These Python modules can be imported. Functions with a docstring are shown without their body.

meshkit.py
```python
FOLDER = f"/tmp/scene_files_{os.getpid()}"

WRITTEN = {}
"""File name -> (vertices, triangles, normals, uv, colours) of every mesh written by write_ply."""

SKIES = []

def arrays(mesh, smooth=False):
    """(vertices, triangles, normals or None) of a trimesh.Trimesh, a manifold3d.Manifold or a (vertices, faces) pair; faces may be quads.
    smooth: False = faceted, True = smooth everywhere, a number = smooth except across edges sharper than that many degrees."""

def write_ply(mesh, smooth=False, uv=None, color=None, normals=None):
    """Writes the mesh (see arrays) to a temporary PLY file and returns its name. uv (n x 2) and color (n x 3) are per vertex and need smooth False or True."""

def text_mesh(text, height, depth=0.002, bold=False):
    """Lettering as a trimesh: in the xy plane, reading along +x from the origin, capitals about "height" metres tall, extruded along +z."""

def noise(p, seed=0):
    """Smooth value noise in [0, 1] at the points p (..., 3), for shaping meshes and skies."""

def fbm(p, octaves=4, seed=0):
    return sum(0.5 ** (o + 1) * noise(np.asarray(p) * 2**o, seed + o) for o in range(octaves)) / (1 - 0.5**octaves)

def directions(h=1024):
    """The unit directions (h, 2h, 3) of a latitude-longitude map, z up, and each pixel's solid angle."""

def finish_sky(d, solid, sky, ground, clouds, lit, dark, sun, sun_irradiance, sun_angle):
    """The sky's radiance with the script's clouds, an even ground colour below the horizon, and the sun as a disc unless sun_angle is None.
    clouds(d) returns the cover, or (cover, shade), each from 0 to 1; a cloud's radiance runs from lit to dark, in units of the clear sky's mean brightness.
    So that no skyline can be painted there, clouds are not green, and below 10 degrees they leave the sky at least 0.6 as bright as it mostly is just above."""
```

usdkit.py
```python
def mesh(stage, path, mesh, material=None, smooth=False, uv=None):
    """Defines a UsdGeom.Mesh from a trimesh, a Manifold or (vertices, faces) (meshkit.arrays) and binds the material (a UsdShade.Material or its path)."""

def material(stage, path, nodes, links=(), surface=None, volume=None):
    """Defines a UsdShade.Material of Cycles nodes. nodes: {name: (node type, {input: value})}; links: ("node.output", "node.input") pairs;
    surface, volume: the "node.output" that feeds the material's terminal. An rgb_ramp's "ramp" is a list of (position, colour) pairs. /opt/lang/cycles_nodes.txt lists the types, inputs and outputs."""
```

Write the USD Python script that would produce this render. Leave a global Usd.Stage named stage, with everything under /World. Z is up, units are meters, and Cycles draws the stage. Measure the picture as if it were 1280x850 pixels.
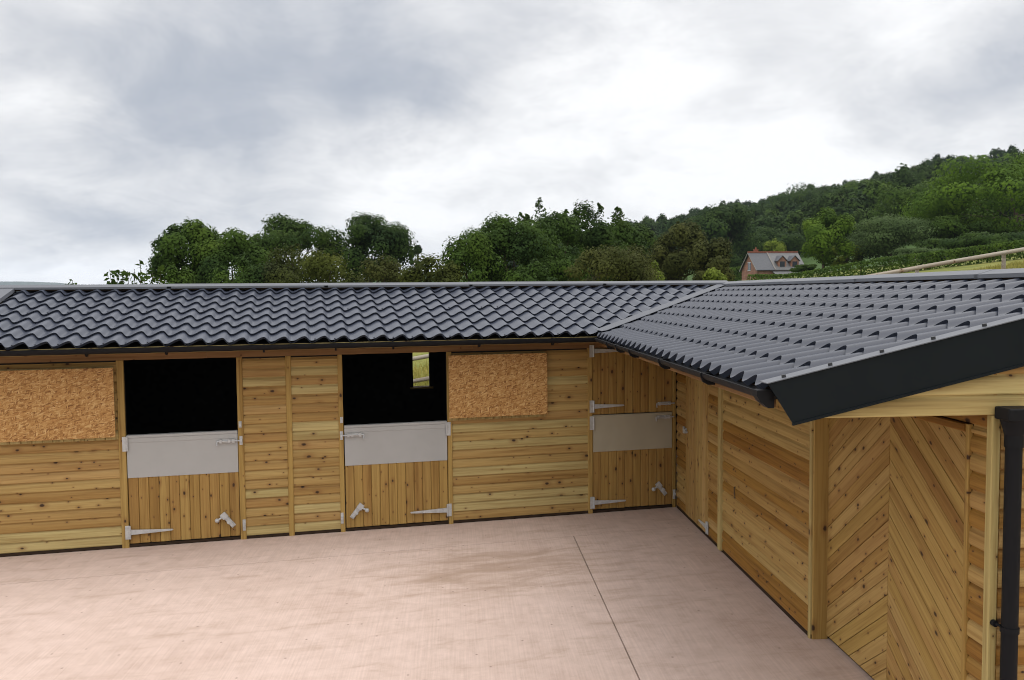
import math, random
import numpy as np
import trimesh
import shapely
from shapely.geometry import Polygon, LineString
from shapely.geometry import box as sbox
from scipy.interpolate import RBFInterpolator
import usdkit, meshkit
from pxr import Usd, UsdGeom, UsdLux, UsdShade, Gf, Sdf, Vt

stage = Usd.Stage.CreateInMemory()
UsdGeom.SetStageUpAxis(stage, 'Z')
UsdGeom.SetStageMetersPerUnit(stage, 1.0)
UsdGeom.Xform.Define(stage, '/World')
UsdGeom.Scope.Define(stage, '/World/Looks')
rng = np.random.default_rng(7)

# ------------------------------------------------------------------ camera
CAM = np.array([-4.56467, -9.85984, 2.73909])
YAW, PITCH, ROLL, FPX = -13.64568, -3.15859, -0.55714, 1059.276
def cam_axes():
    y, p, r = np.radians([YAW, PITCH, ROLL])
    f = np.array([np.sin(-y) * np.cos(p), np.cos(y) * np.cos(p), np.sin(p)])
    a = np.cross(f, [0, 0, 1]); a /= np.linalg.norm(a)
    b = np.cross(a, f)
    return np.cos(r) * a + np.sin(r) * b, -np.sin(r) * a + np.cos(r) * b, f
CR, CU, CF = cam_axes()
cam = UsdGeom.Camera.Define(stage, '/World/camera')
cam.CreateHorizontalApertureAttr(36.0)
cam.CreateVerticalApertureAttr(36.0 * 680 / 1024)
cam.CreateFocalLengthAttr(FPX / 1280 * 36.0)
cam.CreateHorizontalApertureOffsetAttr(4.32 / 1280 * 36.0)
cam.CreateClippingRangeAttr(Gf.Vec2f(0.1, 30000))
cam.CreateExposureAttr(0.0)
m = np.eye(4); m[0, :3], m[1, :3], m[2, :3], m[3, :3] = CR, CU, -CF, CAM
cam.AddTransformOp().Set(Gf.Matrix4d(m.tolist()))

# ------------------------------------------------------------------ sky and sun (overcast)
SUN_EL, SUN_AZ = math.radians(62), math.radians(80)      # azimuth from +y towards +x
SUN_DIR = np.array([math.sin(SUN_AZ) * math.cos(SUN_EL), math.cos(SUN_AZ) * math.cos(SUN_EL), math.sin(SUN_EL)])
SKY_STRENGTH, SUN_INTENSITY, SUN_ANGLE = 0.10, 0.40, 60.0

def dir_of(px, py):
    d = CF + CR * (px - 635.68) / FPX - CU * (py - 425.0) / FPX
    return d / np.linalg.norm(d)

def make_sky():
    N, L = {}, []
    N['sky'] = ('sky_texture', {'sky_type': 'single_scattering', 'sun_disc': False, 'sun_elevation': SUN_EL, 'sun_rotation': SUN_AZ})
    N['tc'] = ('texture_coordinate', {})
    N['sep'] = ('separate_xyz', {}); L.append(('tc.generated', 'sep.vector'))
    N['zp'] = ('math', {'math_type': 'maximum', 'value2': 0.0}); L.append(('sep.z', 'zp.value1'))
    N['za'] = ('math', {'math_type': 'add', 'value2': 0.30}); L.append(('zp.value', 'za.value1'))
    N['px'] = ('math', {'math_type': 'divide'}); L += [('sep.x', 'px.value1'), ('za.value', 'px.value2')]
    N['py'] = ('math', {'math_type': 'divide'}); L += [('sep.y', 'py.value1'), ('za.value', 'py.value2')]
    N['pl'] = ('combine_xyz', {'z': 3.7}); L += [('px.value', 'pl.x'), ('py.value', 'pl.y')]
    N['n1'] = ('noise_texture', {'scale': 1.25, 'detail': 9.0, 'roughness': 0.52, 'distortion': 0.35}); L.append(('pl.vector', 'n1.vector'))
    N['n2'] = ('noise_texture', {'scale': 3.3, 'detail': 9.0, 'roughness': 0.62, 'distortion': 0.5}); L.append(('pl.vector', 'n2.vector'))
    N['a1'] = ('math', {'math_type': 'multiply_add', 'value2': 1.9, 'value3': -0.83}); L.append(('n1.fac', 'a1.value1'))
    N['a2'] = ('math', {'math_type': 'multiply_add', 'value2': 0.72}); L += [('n2.fac', 'a2.value1'), ('a1.value', 'a2.value3')]
    # broad lighter and darker cloud masses (direction, radius, amount)
    blobs = [((780, 120), .20, .42), ((910, 200), .20, .22), ((560, 215), .15, .28), ((40, 150), .13, .22), ((250, 235), .20, .14),
             ((270, 80), .30, -.26), ((480, 120), .16, -.24), ((60, 20), .16, -.06), ((330, 165), .09, -.10), ((150, 235), .22, .12), ((470, 245), .14, .14), ((1210, 110), .15, -.26), ((1090, 160), .10, -.08),
             ((90, 290), .11, -.36), ((220, 296), .12, -.22), ((660, 20), .12, -.10), ((740, 265), .09, -.07), ((60, 334), .045, .22)]
    L.append(('tc.generated', 'wz.vector1'))
    N['wn'] = ('noise_texture', {'scale': 8.0, 'detail': 7.0, 'roughness': 0.6}); L.append(('wz.vector', 'wn.vector'))
    N['wd'] = ('vector_math', {'math_type': 'multiply_add', 'vector2': (.22, .22, .22), 'vector3': (-.11, -.11, -.11)}); L.append(('wn.color', 'wd.vector1'))
    N['ww'] = ('vector_math', {'math_type': 'add'}); L += [('wz.vector', 'ww.vector1'), ('wd.vector', 'ww.vector2')]
    prev = 'a2.value'
    for i, ((x, y), r, amp) in enumerate(blobs):
        d = dir_of(x, y)
        N[f'd{i}'] = ('vector_math', {'math_type': 'distance', 'vector2': (d[0], d[1], d[2] * 1.7)}); L.append(('ww.vector', f'd{i}.vector1'))
        N[f'm{i}'] = ('map_range', {'range_type': 'smoothstep', 'from_min': 0.0, 'from_max': r, 'to_min': amp, 'to_max': 0.0, 'clamp': True}); L.append((f'd{i}.value', f'm{i}.value'))
        N[f's{i}'] = ('math', {'math_type': 'add'}); L += [(prev, f's{i}.value1'), (f'm{i}.result', f's{i}.value2')]
        prev = f's{i}.value'
    # low streaks of layered cloud towards the horizon
    N['ramp'] = ('rgb_ramp', {'ramp': [(0.0, (4.1, 4.5, 5.3)), (0.28, (5.2, 5.5, 6.1)), (0.5, (6.8, 6.95, 7.3)), (0.72, (8.5, 8.55, 8.7)), (1.0, (10.6, 10.6, 10.6))]})
    N['nb'] = ('math', {'math_type': 'add', 'value2': 0.25}); L.append((prev, 'nb.value1'))
    L.append(('nb.value', 'ramp.fac'))
    # an overcast sky is brighter overhead
    N['zen'] = ('map_range', {'range_type': 'smoothstep', 'from_min': 0.25, 'from_max': 1.0, 'to_min': 1.0, 'to_max': 1.9, 'clamp': True}); L.append(('zp.value', 'zen.value'))
    N['cl'] = ('vector_math', {'math_type': 'scale'}); L += [('ramp.color', 'cl.vector1'), ('zen.result', 'cl.scale')]
    N['mix'] = ('mix_color', {'fac': 0.95, 'use_clamp': False}); L += [('sky.color', 'mix.a'), ('cl.vector', 'mix.b')]
    N['bg'] = ('background_shader', {'strength': SKY_STRENGTH}); L.append(('mix.result', 'bg.color'))
    N['wz'] = ('vector_math', {'math_type': 'multiply', 'vector2': (1, 1, 1.7)})
    return usdkit.material(stage, '/World/Looks/overcast_sky', N, L, surface='bg.background')

dome = UsdLux.DomeLight.Define(stage, '/World/sky')
dome.CreateIntensityAttr(1.0)
UsdShade.MaterialBindingAPI.Apply(dome.GetPrim()).Bind(make_sky())
dome.GetPrim().SetCustomDataByKey('kind', 'structure')
sun = UsdLux.DistantLight.Define(stage, '/World/sun')
sun.CreateIntensityAttr(SUN_INTENSITY); sun.CreateAngleAttr(SUN_ANGLE); sun.CreateNormalizeAttr(True)
sun.CreateColorAttr(Gf.Vec3f(1.0, 0.96, 0.90))
zx = SUN_DIR; xx = np.cross([0, 0, 1.0], zx); xx /= np.linalg.norm(xx); yy = np.cross(zx, xx)
m = np.eye(4); m[0, :3], m[1, :3], m[2, :3] = xx, yy, zx
sun.AddTransformOp().Set(Gf.Matrix4d(m.tolist()))

# ------------------------------------------------------------------ helpers
_used = {}
def new_path(parent, name):
    base = (parent if isinstance(parent, str) else str(parent.GetPath())) if parent is not None else '/World'
    k = (base, name); n = _used.get(k, 0); _used[k] = n + 1
    return f'{base}/{name}' + (f'_{n:03d}' if n else '')

def tag(p, label=None, category=None, group=None, kind=None):
    p = p.GetPrim() if hasattr(p, 'GetPrim') else p
    for k, v in (('label', label), ('category', category), ('group', group), ('kind', kind)):
        if v: p.SetCustomDataByKey(k, v)
    return p

def thing(name, label=None, category=None, group=None, kind=None, loc=(0, 0, 0), rotz=0.0):
    x = UsdGeom.Xform.Define(stage, new_path(None, name))
    if tuple(loc) != (0, 0, 0): x.AddTranslateOp().Set(Gf.Vec3d(*map(float, loc)))
    if rotz: x.AddRotateZOp().Set(float(rotz))
    return tag(x, label, category, group, kind)

LOOK = {}
def put(parent, name, mesh, mat, smooth=False, frame=None):
    """One mesh prim; frame = (origin, x axis, y axis, z axis) of its own coordinates."""
    p = new_path(parent, name)
    g = usdkit.mesh(stage, p, mesh, LOOK[mat], smooth=smooth)
    if frame is not None:
        m = np.eye(4); m[3, :3] = frame[0]
        m[0, :3], m[1, :3], m[2, :3] = frame[1], frame[2], frame[3]
        g.AddTransformOp().Set(Gf.Matrix4d(m.tolist()))
    return g.GetPrim()

def cat(*ms): return trimesh.util.concatenate([m for m in ms])
def bx(x0, x1, y0, y1, z0, z1):
    b = trimesh.creation.box([x1 - x0, y1 - y0, z1 - z0]); b.apply_translation([(x0 + x1) / 2, (y0 + y1) / 2, (z0 + z1) / 2]); return b
def cbx(x0, x1, y0, y1, z0, z1, c=0.004):
    """A box with chamfered edges."""
    import manifold3d as m3
    pts = []
    for sx in (0, 1):
        for sy in (0, 1):
            for sz in (0, 1):
                X, Y, Z = (x0, x1)[sx], (y0, y1)[sy], (z0, z1)[sz]
                dx, dy, dz = (c, -c)[sx], (c, -c)[sy], (c, -c)[sz]
                pts += [(X + dx, Y + dy, Z), (X + dx, Y, Z + dz), (X, Y + dy, Z + dz)]
    return trimesh.convex.convex_hull(np.array(pts))
def cyl(p0, p1, r, n=12, r2=None):
    p0, p1 = np.array(p0, float), np.array(p1, float)
    t = p1 - p0; L = np.linalg.norm(t); t /= L
    a = np.cross(t, [0, 0, 1.0] if abs(t[2]) < .9 else [1.0, 0, 0]); a /= np.linalg.norm(a); b = np.cross(t, a)
    an = np.arange(n) * 2 * np.pi / n; r2 = r if r2 is None else r2
    ring = np.cos(an)[:, None] * a + np.sin(an)[:, None] * b
    v = np.vstack([p0 + r * ring, p1 + r2 * ring, [p0], [p1]])
    f = []
    for i in range(n):
        j = (i + 1) % n
        f += [(i, j, n + j), (i, n + j, n + i), (2 * n, j, i), (2 * n + 1, n + i, n + j)]
    return trimesh.Trimesh(v, f, process=False)
def extrude(poly, h, z0=0.0):
    e = trimesh.creation.extrude_polygon(poly, h, engine='earcut'); e.apply_translation([0, 0, z0]); return e
def prism(poly2d, frame_o, ax, ay, az, d):
    """2D outline in the plane (ax, ay) at frame_o, extruded d along az."""
    e = extrude(Polygon(poly2d), d)
    R = np.array([ax, ay, az], float); v = e.vertices @ R + np.array(frame_o, float)
    e = trimesh.Trimesh(v, e.faces, process=False)
    if np.linalg.det(R) < 0: e.invert()
    return e

# ------------------------------------------------------------------ materials
def material(name, nodes, links, surface='p.BSDF'):
    LOOK[name] = usdkit.material(stage, f'/World/Looks/{name}', nodes, links, surface=surface)

def wood(name, tones, knots=1.0, rough=0.62, grain=1.0, knot_scale=(5.2, 8.5, 1.0)):
    N = {'tc': ('texture_coordinate', {}), 'oi': ('object_info', {}),
         'r1': ('math', {'math_type': 'multiply', 'value2': 61.7}), 'r2': ('math', {'math_type': 'multiply', 'value2': 23.3}),
         'off': ('combine_xyz', {}), 'add': ('vector_math', {'math_type': 'add'}),
         'mg': ('mapping', {'scale': (1.6, 62, 62)}), 'g': ('noise_texture', {'scale': 1.0, 'detail': 5.0, 'roughness': .6, 'distortion': .5}),
         'ms': ('mapping', {'scale': (.7, 15, 15)}), 's': ('noise_texture', {'scale': 1.0, 'detail': 3.0, 'roughness': .5, 'distortion': .8}),
         'tone': ('rgb_ramp', {'ramp': tones}),
         'gr': ('rgb_ramp', {'ramp': [(.28, (1 - .27 * grain, 1 - .33 * grain, 1 - .40 * grain)), (.5, (1, 1, 1)), (.75, (1.10, 1.12, 1.15))]}),
         'sr': ('rgb_ramp', {'ramp': [(.28, (.74, .68, .60)), (.5, (1, 1, 1)), (.72, (1.12, 1.15, 1.18))]}),
         'm1': ('mix_color', {'blend_type': 'multiply', 'fac': 1.0, 'use_clamp': False}), 'm2': ('mix_color', {'blend_type': 'multiply', 'fac': 1.0, 'use_clamp': False}),
         'mk': ('mapping', {'scale': knot_scale}), 'v': ('voronoi_texture', {'dimensions': '2D', 'scale': 1.0, 'randomness': 1.0}),
         'ksz': ('map_range', {'from_min': 0, 'from_max': 1, 'to_min': .55, 'to_max': 2.6}), 'kdv': ('math', {'math_type': 'multiply'}), 'kdn': ('noise_texture', {'scale': 60.0, 'detail': 2.0}), 'kda': ('math', {'math_type': 'multiply_add', 'value2': .05}), 'kd': ('map_range', {'range_type': 'smoothstep', 'from_min': .065, 'from_max': .125, 'to_min': 1.0, 'to_max': 0.0, 'clamp': True}),
         'kh': ('map_range', {'range_type': 'smoothstep', 'from_min': .07, 'from_max': .30, 'to_min': .45, 'to_max': 0.0, 'clamp': True}),
         'vs': ('separate_color', {}), 'sel': ('math', {'math_type': 'greater_than', 'value2': 1 - .80 * knots}),
         'k1': ('math', {'math_type': 'multiply'}), 'k2': ('math', {'math_type': 'multiply'}),
         'c1': ('mix_color', {'b': (.20, .085, .025)}), 'c2': ('mix_color', {'b': (.045, .022, .010)}),
         'b': ('bump', {'strength': .25, 'distance': .004}), 'p': ('principled_bsdf', {'roughness': rough, 'specular_ior_level': .25})}
    L = [('oi.random', 'r1.value1'), ('oi.random', 'r2.value1'), ('r1.value', 'off.x'), ('r2.value', 'off.y'), ('r1.value', 'off.z'),
         ('tc.object', 'add.vector1'), ('off.vector', 'add.vector2'), ('add.vector', 'mg.vector'), ('mg.vector', 'g.vector'),
         ('add.vector', 'ms.vector'), ('ms.vector', 's.vector'), ('oi.random', 'tone.fac'), ('g.fac', 'gr.fac'), ('s.fac', 'sr.fac'),
         ('tone.color', 'm1.a'), ('gr.color', 'm1.b'), ('m1.result', 'm2.a'), ('sr.color', 'm2.b'),
         ('add.vector', 'mk.vector'), ('mk.vector', 'v.vector'), ('vs.g', 'ksz.value'), ('v.distance', 'kdv.value1'), ('ksz.result', 'kdv.value2'), ('add.vector', 'kdn.vector'), ('kdn.fac', 'kda.value1'), ('kdv.value', 'kda.value3'), ('kda.value', 'kd.value'), ('kdv.value', 'kh.value'), ('v.color', 'vs.color'), ('vs.r', 'sel.value1'),
         ('kd.result', 'k1.value1'), ('sel.value', 'k1.value2'), ('kh.result', 'k2.value1'), ('sel.value', 'k2.value2'),
         ('m2.result', 'c1.a'), ('k2.value', 'c1.fac'), ('c1.result', 'c2.a'), ('k1.value', 'c2.fac'),
         ('c2.result', 'p.base_color'), ('g.fac', 'b.height'), ('b.normal', 'p.normal')]
    material(name, N, L)

PINE = [(0.0, (0.328, 0.191, 0.057)), (.22, (0.391, 0.250, 0.085)), (.42, (0.356, 0.217, 0.071)), (.6, (0.405, 0.271, 0.095)), (.78, (0.341, 0.196, 0.062)), (1.0, (0.419, 0.267, 0.100))]
wood('pine_boards', PINE)
wood('door_planks', [(0.0, (0.289, 0.162, 0.042)), (.3, (0.358, 0.221, 0.063)), (.5, (0.316, 0.178, 0.050)), (.75, (0.372, 0.236, 0.071)), (1.0, (0.275, 0.147, 0.039))])
wood('orange_boards', [(0.0, (0.248, 0.112, 0.020)), (.25, (0.286, 0.148, 0.030)), (.5, (0.258, 0.126, 0.023)), (.75, (0.297, 0.162, 0.038)), (1.0, (0.237, 0.107, 0.018))], grain=1.3)  # orange wood, its tone also darkened to carry some canopy shade
wood('green_tinted_timber', [(0.0, (0.374, 0.285, 0.110)), (.35, (0.431, 0.328, 0.133)), (.7, (0.393, 0.294, 0.115)), (1.0, (0.470, 0.363, 0.154))], knots=.55)
wood('frame_timber', [(0.0, (0.323, 0.196, 0.052)), (.5, (0.384, 0.248, 0.076)), (1.0, (0.341, 0.212, 0.058))], knots=.5)
wood('eave_shade_timber', [(0.0, (.20, .105, .040)), (.5, (.25, .14, .055)), (1.0, (.19, .095, .036))], knots=.4)  # darker reddish tone, with the shade under the eaves put into the colour
wood('weathered_rail', [(0.0, (.31, .26, .20)), (.5, (.38, .33, .26)), (1.0, (.29, .25, .20))], knots=.3)

def plain(name, col, rough=.5, metallic=0.0, spec=.5, var=.12, scale=6.0):
    N = {'tc': ('texture_coordinate', {}), 'n': ('noise_texture', {'scale': scale, 'detail': 5.0, 'roughness': .6}),
         'r': ('rgb_ramp', {'ramp': [(.3, tuple(c * (1 - var) for c in col)), (.7, tuple(min(c * (1 + var), .95) for c in col))]}),
         'rr': ('map_range', {'from_min': .3, 'from_max': .7, 'to_min': max(rough - .07, .02), 'to_max': rough + .07}),
         'p': ('principled_bsdf', {'metallic': metallic, 'specular_ior_level': spec})}
    material(name, N, [('tc.object', 'n.vector'), ('n.fac', 'r.fac'), ('r.color', 'p.base_color'), ('n.fac', 'rr.value'), ('rr.result', 'p.roughness')])
plain('roof_steel', (.041, .047, .066), .33, 0, .32, .06, 3.0)
plain('flashing_steel', (.115, .12, .135), .5, .0, .4, .08, 3.0)
plain('valley_steel', (.085, .09, .105), .5, 0, .4, .08, 3.0)
plain('barge_steel', (.005, .0075, .009), .5, 0, .14, .1)
plain('black_plastic', (.006, .006, .007), .55, 0, .15, .1)
plain('galvanised_steel', (.47, .47, .46), .42, .35, .5, .15, 30.0)
plain('kick_plate_steel', (.38, .375, .36), .46, .12, .5, .05, 2.5)
plain('aged_plate_steel', (.40, .355, .26), .5, .12, .5, .06, 2.5)
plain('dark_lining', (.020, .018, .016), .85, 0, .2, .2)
plain('dark_gap', (.035, .022, .014), .9, 0, .1, .2)
plain('bolt_head', (.02, .02, .022), .5)
plain('bark', (.09, .07, .05), .9, 0, .1, .3, 8.0)
plain('slate', (.075, .078, .088), .6, 0, .4, .25, 4.0)
plain('pale_render', (.22, .20, .18), .8, 0, .3, .15, 2.0)
plain('window_glass', (.02, .024, .03), .12, 0, .6, .1)
plain('white_frame', (.6, .6, .58), .6)
plain('ridge_clay', (.25, .085, .05), .75, 0, .3, .25, 5.0)

def osb():
    N = {'tc': ('texture_coordinate', {}), 'oi': ('object_info', {}), 'w': ('noise_texture', {'scale': 7.0, 'detail': 2.0})}
    L = [('tc.object', 'w.vector')]
    N['wm'] = ('vector_math', {'math_type': 'multiply_add', 'vector2': (.035, .035, .0), 'vector3': (-.017, -.017, 0)}); L.append(('w.color', 'wm.vector1'))
    N['ad'] = ('vector_math', {'math_type': 'add'}); L += [('tc.object', 'ad.vector1'), ('wm.vector', 'ad.vector2')]
    prev = None
    for i, a in enumerate((.2, 1.1, 2.3, 1.7, 2.9)):
        N[f'm{i}'] = ('mapping', {'rotation': (0, 0, a), 'location': (i * 3.1, i * 1.7, 0)}); L.append(('ad.vector', f'm{i}.vector'))
        N[f'k{i}'] = ('mapping', {'scale': (26, 115, 1)}); L.append((f'm{i}.vector', f'k{i}.vector'))
        N[f'v{i}'] = ('voronoi_texture', {'dimensions': '2D', 'scale': 1.0}); L.append((f'k{i}.vector', f'v{i}.vector'))
        N[f's{i}'] = ('separate_color', {}); L.append((f'v{i}.color', f's{i}.color'))
        if prev is None: prev = f's{i}.r'; continue
        N[f'g{i}'] = ('math', {'math_type': 'greater_than', 'value2': .52}); L.append((f's{i}.g', f'g{i}.value1'))
        N[f'x{i}'] = ('mix_float', {}); L += [(f'g{i}.value', f'x{i}.fac'), (prev, f'x{i}.a'), (f's{i}.r', f'x{i}.b')]
        prev = f'x{i}.result'
    N['ramp'] = ('rgb_ramp', {'ramp': [(0, (.20, .08, .020)), (.25, (.36, .175, .052)), (.5, (.44, .23, .072)), (.8, (.50, .285, .10)), (1, (.60, .39, .165))]}); L.append((prev, 'ramp.fac'))
    N['b'] = ('bump', {'strength': .2, 'distance': .003}); L.append((prev, 'b.height'))
    N['p'] = ('principled_bsdf', {'roughness': .6, 'specular_ior_level': .3}); L += [('ramp.color', 'p.base_color'), ('b.normal', 'p.normal')]
    material('strand_board', N, L)
osb()

def concrete():
    N = {'ge': ('geometry', {}),
         'mr': ('mapping', {'rotation': (0, 0, math.radians(10.3))}),
         'n1': ('noise_texture', {'scale': .55, 'detail': 6.0, 'roughness': .6}),
         'n2': ('noise_texture', {'scale': 5.5, 'detail': 6.0, 'roughness': .65}),
         'mb': ('mapping', {'scale': (70, 1.6, 1)}), 'br': ('noise_texture', {'scale': 1.0, 'detail': 3.0, 'roughness': .6}),
         'mst': ('mapping', {'scale': (1.1, 4.2, 1), 'rotation': (0, 0, -.20)}), 'st': ('noise_texture', {'scale': 1.3, 'detail': 9.0, 'roughness': .70, 'distortion': .5}),
         'col': ('rgb_ramp', {'ramp': [(.25, (.53, .39, .328)), (.45, (.58, .44, .372)), (.6, (.605, .462, .395)), (.8, (.63, .495, .43))]}),
         'c2': ('rgb_ramp', {'ramp': [(.3, (.88, .865, .845)), (.55, (1, 1, 1)), (.8, (1.08, 1.08, 1.09))]}),
         'cb': ('rgb_ramp', {'ramp': [(.3, (.905, .90, .895)), (.7, (1.05, 1.05, 1.05))]}),
         'x1': ('mix_color', {'blend_type': 'multiply', 'fac': 1.0, 'use_clamp': False}), 'x2': ('mix_color', {'blend_type': 'multiply', 'fac': 1.0, 'use_clamp': False}),
         'sf': ('map_range', {'range_type': 'smoothstep', 'from_min': .47, 'from_max': .90, 'to_min': 0.0, 'to_max': .75, 'clamp': True}),
         'x3': ('mix_color', {'b': (.30, .20, .135)}),
         # the muddy patch dragged across the middle of the yard
         'pd': ('vector_math', {'math_type': 'distance', 'vector2': (-2.75, -1.75 * 1.7, 0)}), 'pm': ('mapping', {'scale': (1, 1.7, 0)}),
         'pf': ('map_range', {'range_type': 'smoothstep', 'from_min': .1, 'from_max': 2.1, 'to_min': .48, 'to_max': 0.0, 'clamp': True}),
         'pa': ('math', {'math_type': 'add'}), 'sfa': ('math', {'math_type': 'multiply_add', 'value2': .50}),
         # small dark scuffs
         'ms2': ('mapping', {'scale': (1.6, 7, 1), 'rotation': (0, 0, -.2)}), 'n4': ('noise_texture', {'scale': 2.3, 'detail': 5.0, 'roughness': .7}),
         'f4': ('map_range', {'range_type': 'smoothstep', 'from_min': .62, 'from_max': .76, 'to_min': 0.0, 'to_max': .5, 'clamp': True}),
         'x4': ('mix_color', {'b': (.24, .17, .135)}),
         'sp': ('voronoi_texture', {'dimensions': '2D', 'scale': 3.1}), 'spf': ('map_range', {'from_min': .010, 'from_max': .04, 'to_min': .7, 'to_max': 0.0, 'clamp': True}), 'sps': ('separate_color', {}), 'spg': ('math', {'math_type': 'greater_than', 'value2': .72}), 'spm': ('math', {'math_type': 'multiply'}),
         'x5': ('mix_color', {'b': (.15, .10, .08)}),
         'b': ('bump', {'strength': .22, 'distance': .006}), 'hb': ('math', {'math_type': 'multiply_add', 'value2': .6}),
         'p': ('principled_bsdf', {'roughness': .78, 'specular_ior_level': .3})}
    L = [('ge.position', 'mr.vector'), ('ge.position', 'n1.vector'), ('ge.position', 'n2.vector'), ('mr.vector', 'mb.vector'), ('mb.vector', 'br.vector'),
         ('ge.position', 'mst.vector'), ('mst.vector', 'st.vector'), ('n1.fac', 'col.fac'), ('n2.fac', 'c2.fac'), ('br.fac', 'cb.fac'),
         ('col.color', 'x1.a'), ('c2.color', 'x1.b'), ('x1.result', 'x2.a'), ('cb.color', 'x2.b'),
         ('ge.position', 'pm.vector'), ('pm.vector', 'pd.vector1'), ('pd.value', 'pf.value'),
         ('pf.result', 'sfa.value1'), ('st.fac', 'sfa.value3'), ('sfa.value', 'sf.value'),
         ('x2.result', 'x3.a'), ('sf.result', 'x3.fac'), ('ge.position', 'ms2.vector'), ('ms2.vector', 'n4.vector'), ('n4.fac', 'f4.value'),
         ('x3.result', 'x4.a'), ('f4.result', 'x4.fac'), ('ge.position', 'sp.vector'), ('sp.distance', 'spf.value'), ('sp.color', 'sps.color'), ('sps.r', 'spg.value1'), ('spf.result', 'spm.value1'), ('spg.value', 'spm.value2'), ('x4.result', 'x5.a'), ('spm.value', 'x5.fac'),
         ('x5.result', 'p.base_color'), ('br.fac', 'hb.value1'), ('n2.fac', 'hb.value3'), ('hb.value', 'b.height'), ('b.normal', 'p.normal')]
    del N['pa']
    material('brushed_concrete', N, L)
concrete()

def foliage(name, dark, mid, light, trans=.27, nscale=.35):
    N = {'ge': ('geometry', {}), 'n': ('noise_texture', {'scale': nscale, 'detail': 3.0, 'roughness': .6}),
         'a': ('math', {'math_type': 'multiply_add', 'value2': .26}), 's': ('math', {'math_type': 'multiply_add', 'value2': 1.5, 'value3': -.40}),
         'oi': ('object_info', {}), 'o': ('math', {'math_type': 'multiply_add', 'value2': .16}),
         'r': ('rgb_ramp', {'ramp': [(.12, dark), (.5, mid), (.9, light)]}),
         'p': ('principled_bsdf', {'roughness': .7, 'specular_ior_level': .06}), 't': ('translucent_bsdf', {}), 'mx': ('mix_closure', {'fac': trans})}
    L = [('ge.position', 'n.vector'), ('n.fac', 's.value1'), ('ge.random_per_island', 'a.value1'), ('s.value', 'a.value3'), ('oi.random', 'o.value1'), ('a.value', 'o.value3'), ('o.value', 'r.fac'),
         ('r.color', 'p.base_color'), ('r.color', 't.color'), ('p.BSDF', 'mx.closure1'), ('t.BSDF', 'mx.closure2')]
    material(name, N, L, surface='mx.closure')
foliage('ash_leaves', (0.025, 0.048, 0.013), (0.052, 0.092, 0.013), (0.096, 0.145, 0.019))
foliage('oak_leaves', (0.019, 0.038, 0.013), (0.039, 0.069, 0.013), (0.070, 0.107, 0.016))
foliage('bramble_leaves', (0.035, 0.044, 0.013), (0.071, 0.085, 0.013), (0.139, 0.136, 0.022))
foliage('brown_leaves', (0.035, 0.043, 0.013), (0.065, 0.072, 0.017), (0.104, 0.107, 0.028))
foliage('willow_leaves', (0.040, 0.065, 0.022), (0.073, 0.111, 0.036), (0.112, 0.154, 0.053))
foliage('bright_leaves', (0.041, 0.078, 0.013), (0.086, 0.148, 0.013), (0.141, 0.209, 0.026))
foliage('lime_leaves', (0.079, 0.110, 0.014), (0.152, 0.197, 0.025), (0.225, 0.270, 0.043))
foliage('hedge_leaves', (0.030, 0.058, 0.013), (0.068, 0.113, 0.015), (0.116, 0.165, 0.025), nscale=1.2)
foliage('woodland_leaves', (0.015, 0.034, 0.013), (0.034, 0.062, 0.013), (0.066, 0.100, 0.017), nscale=.03)
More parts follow.
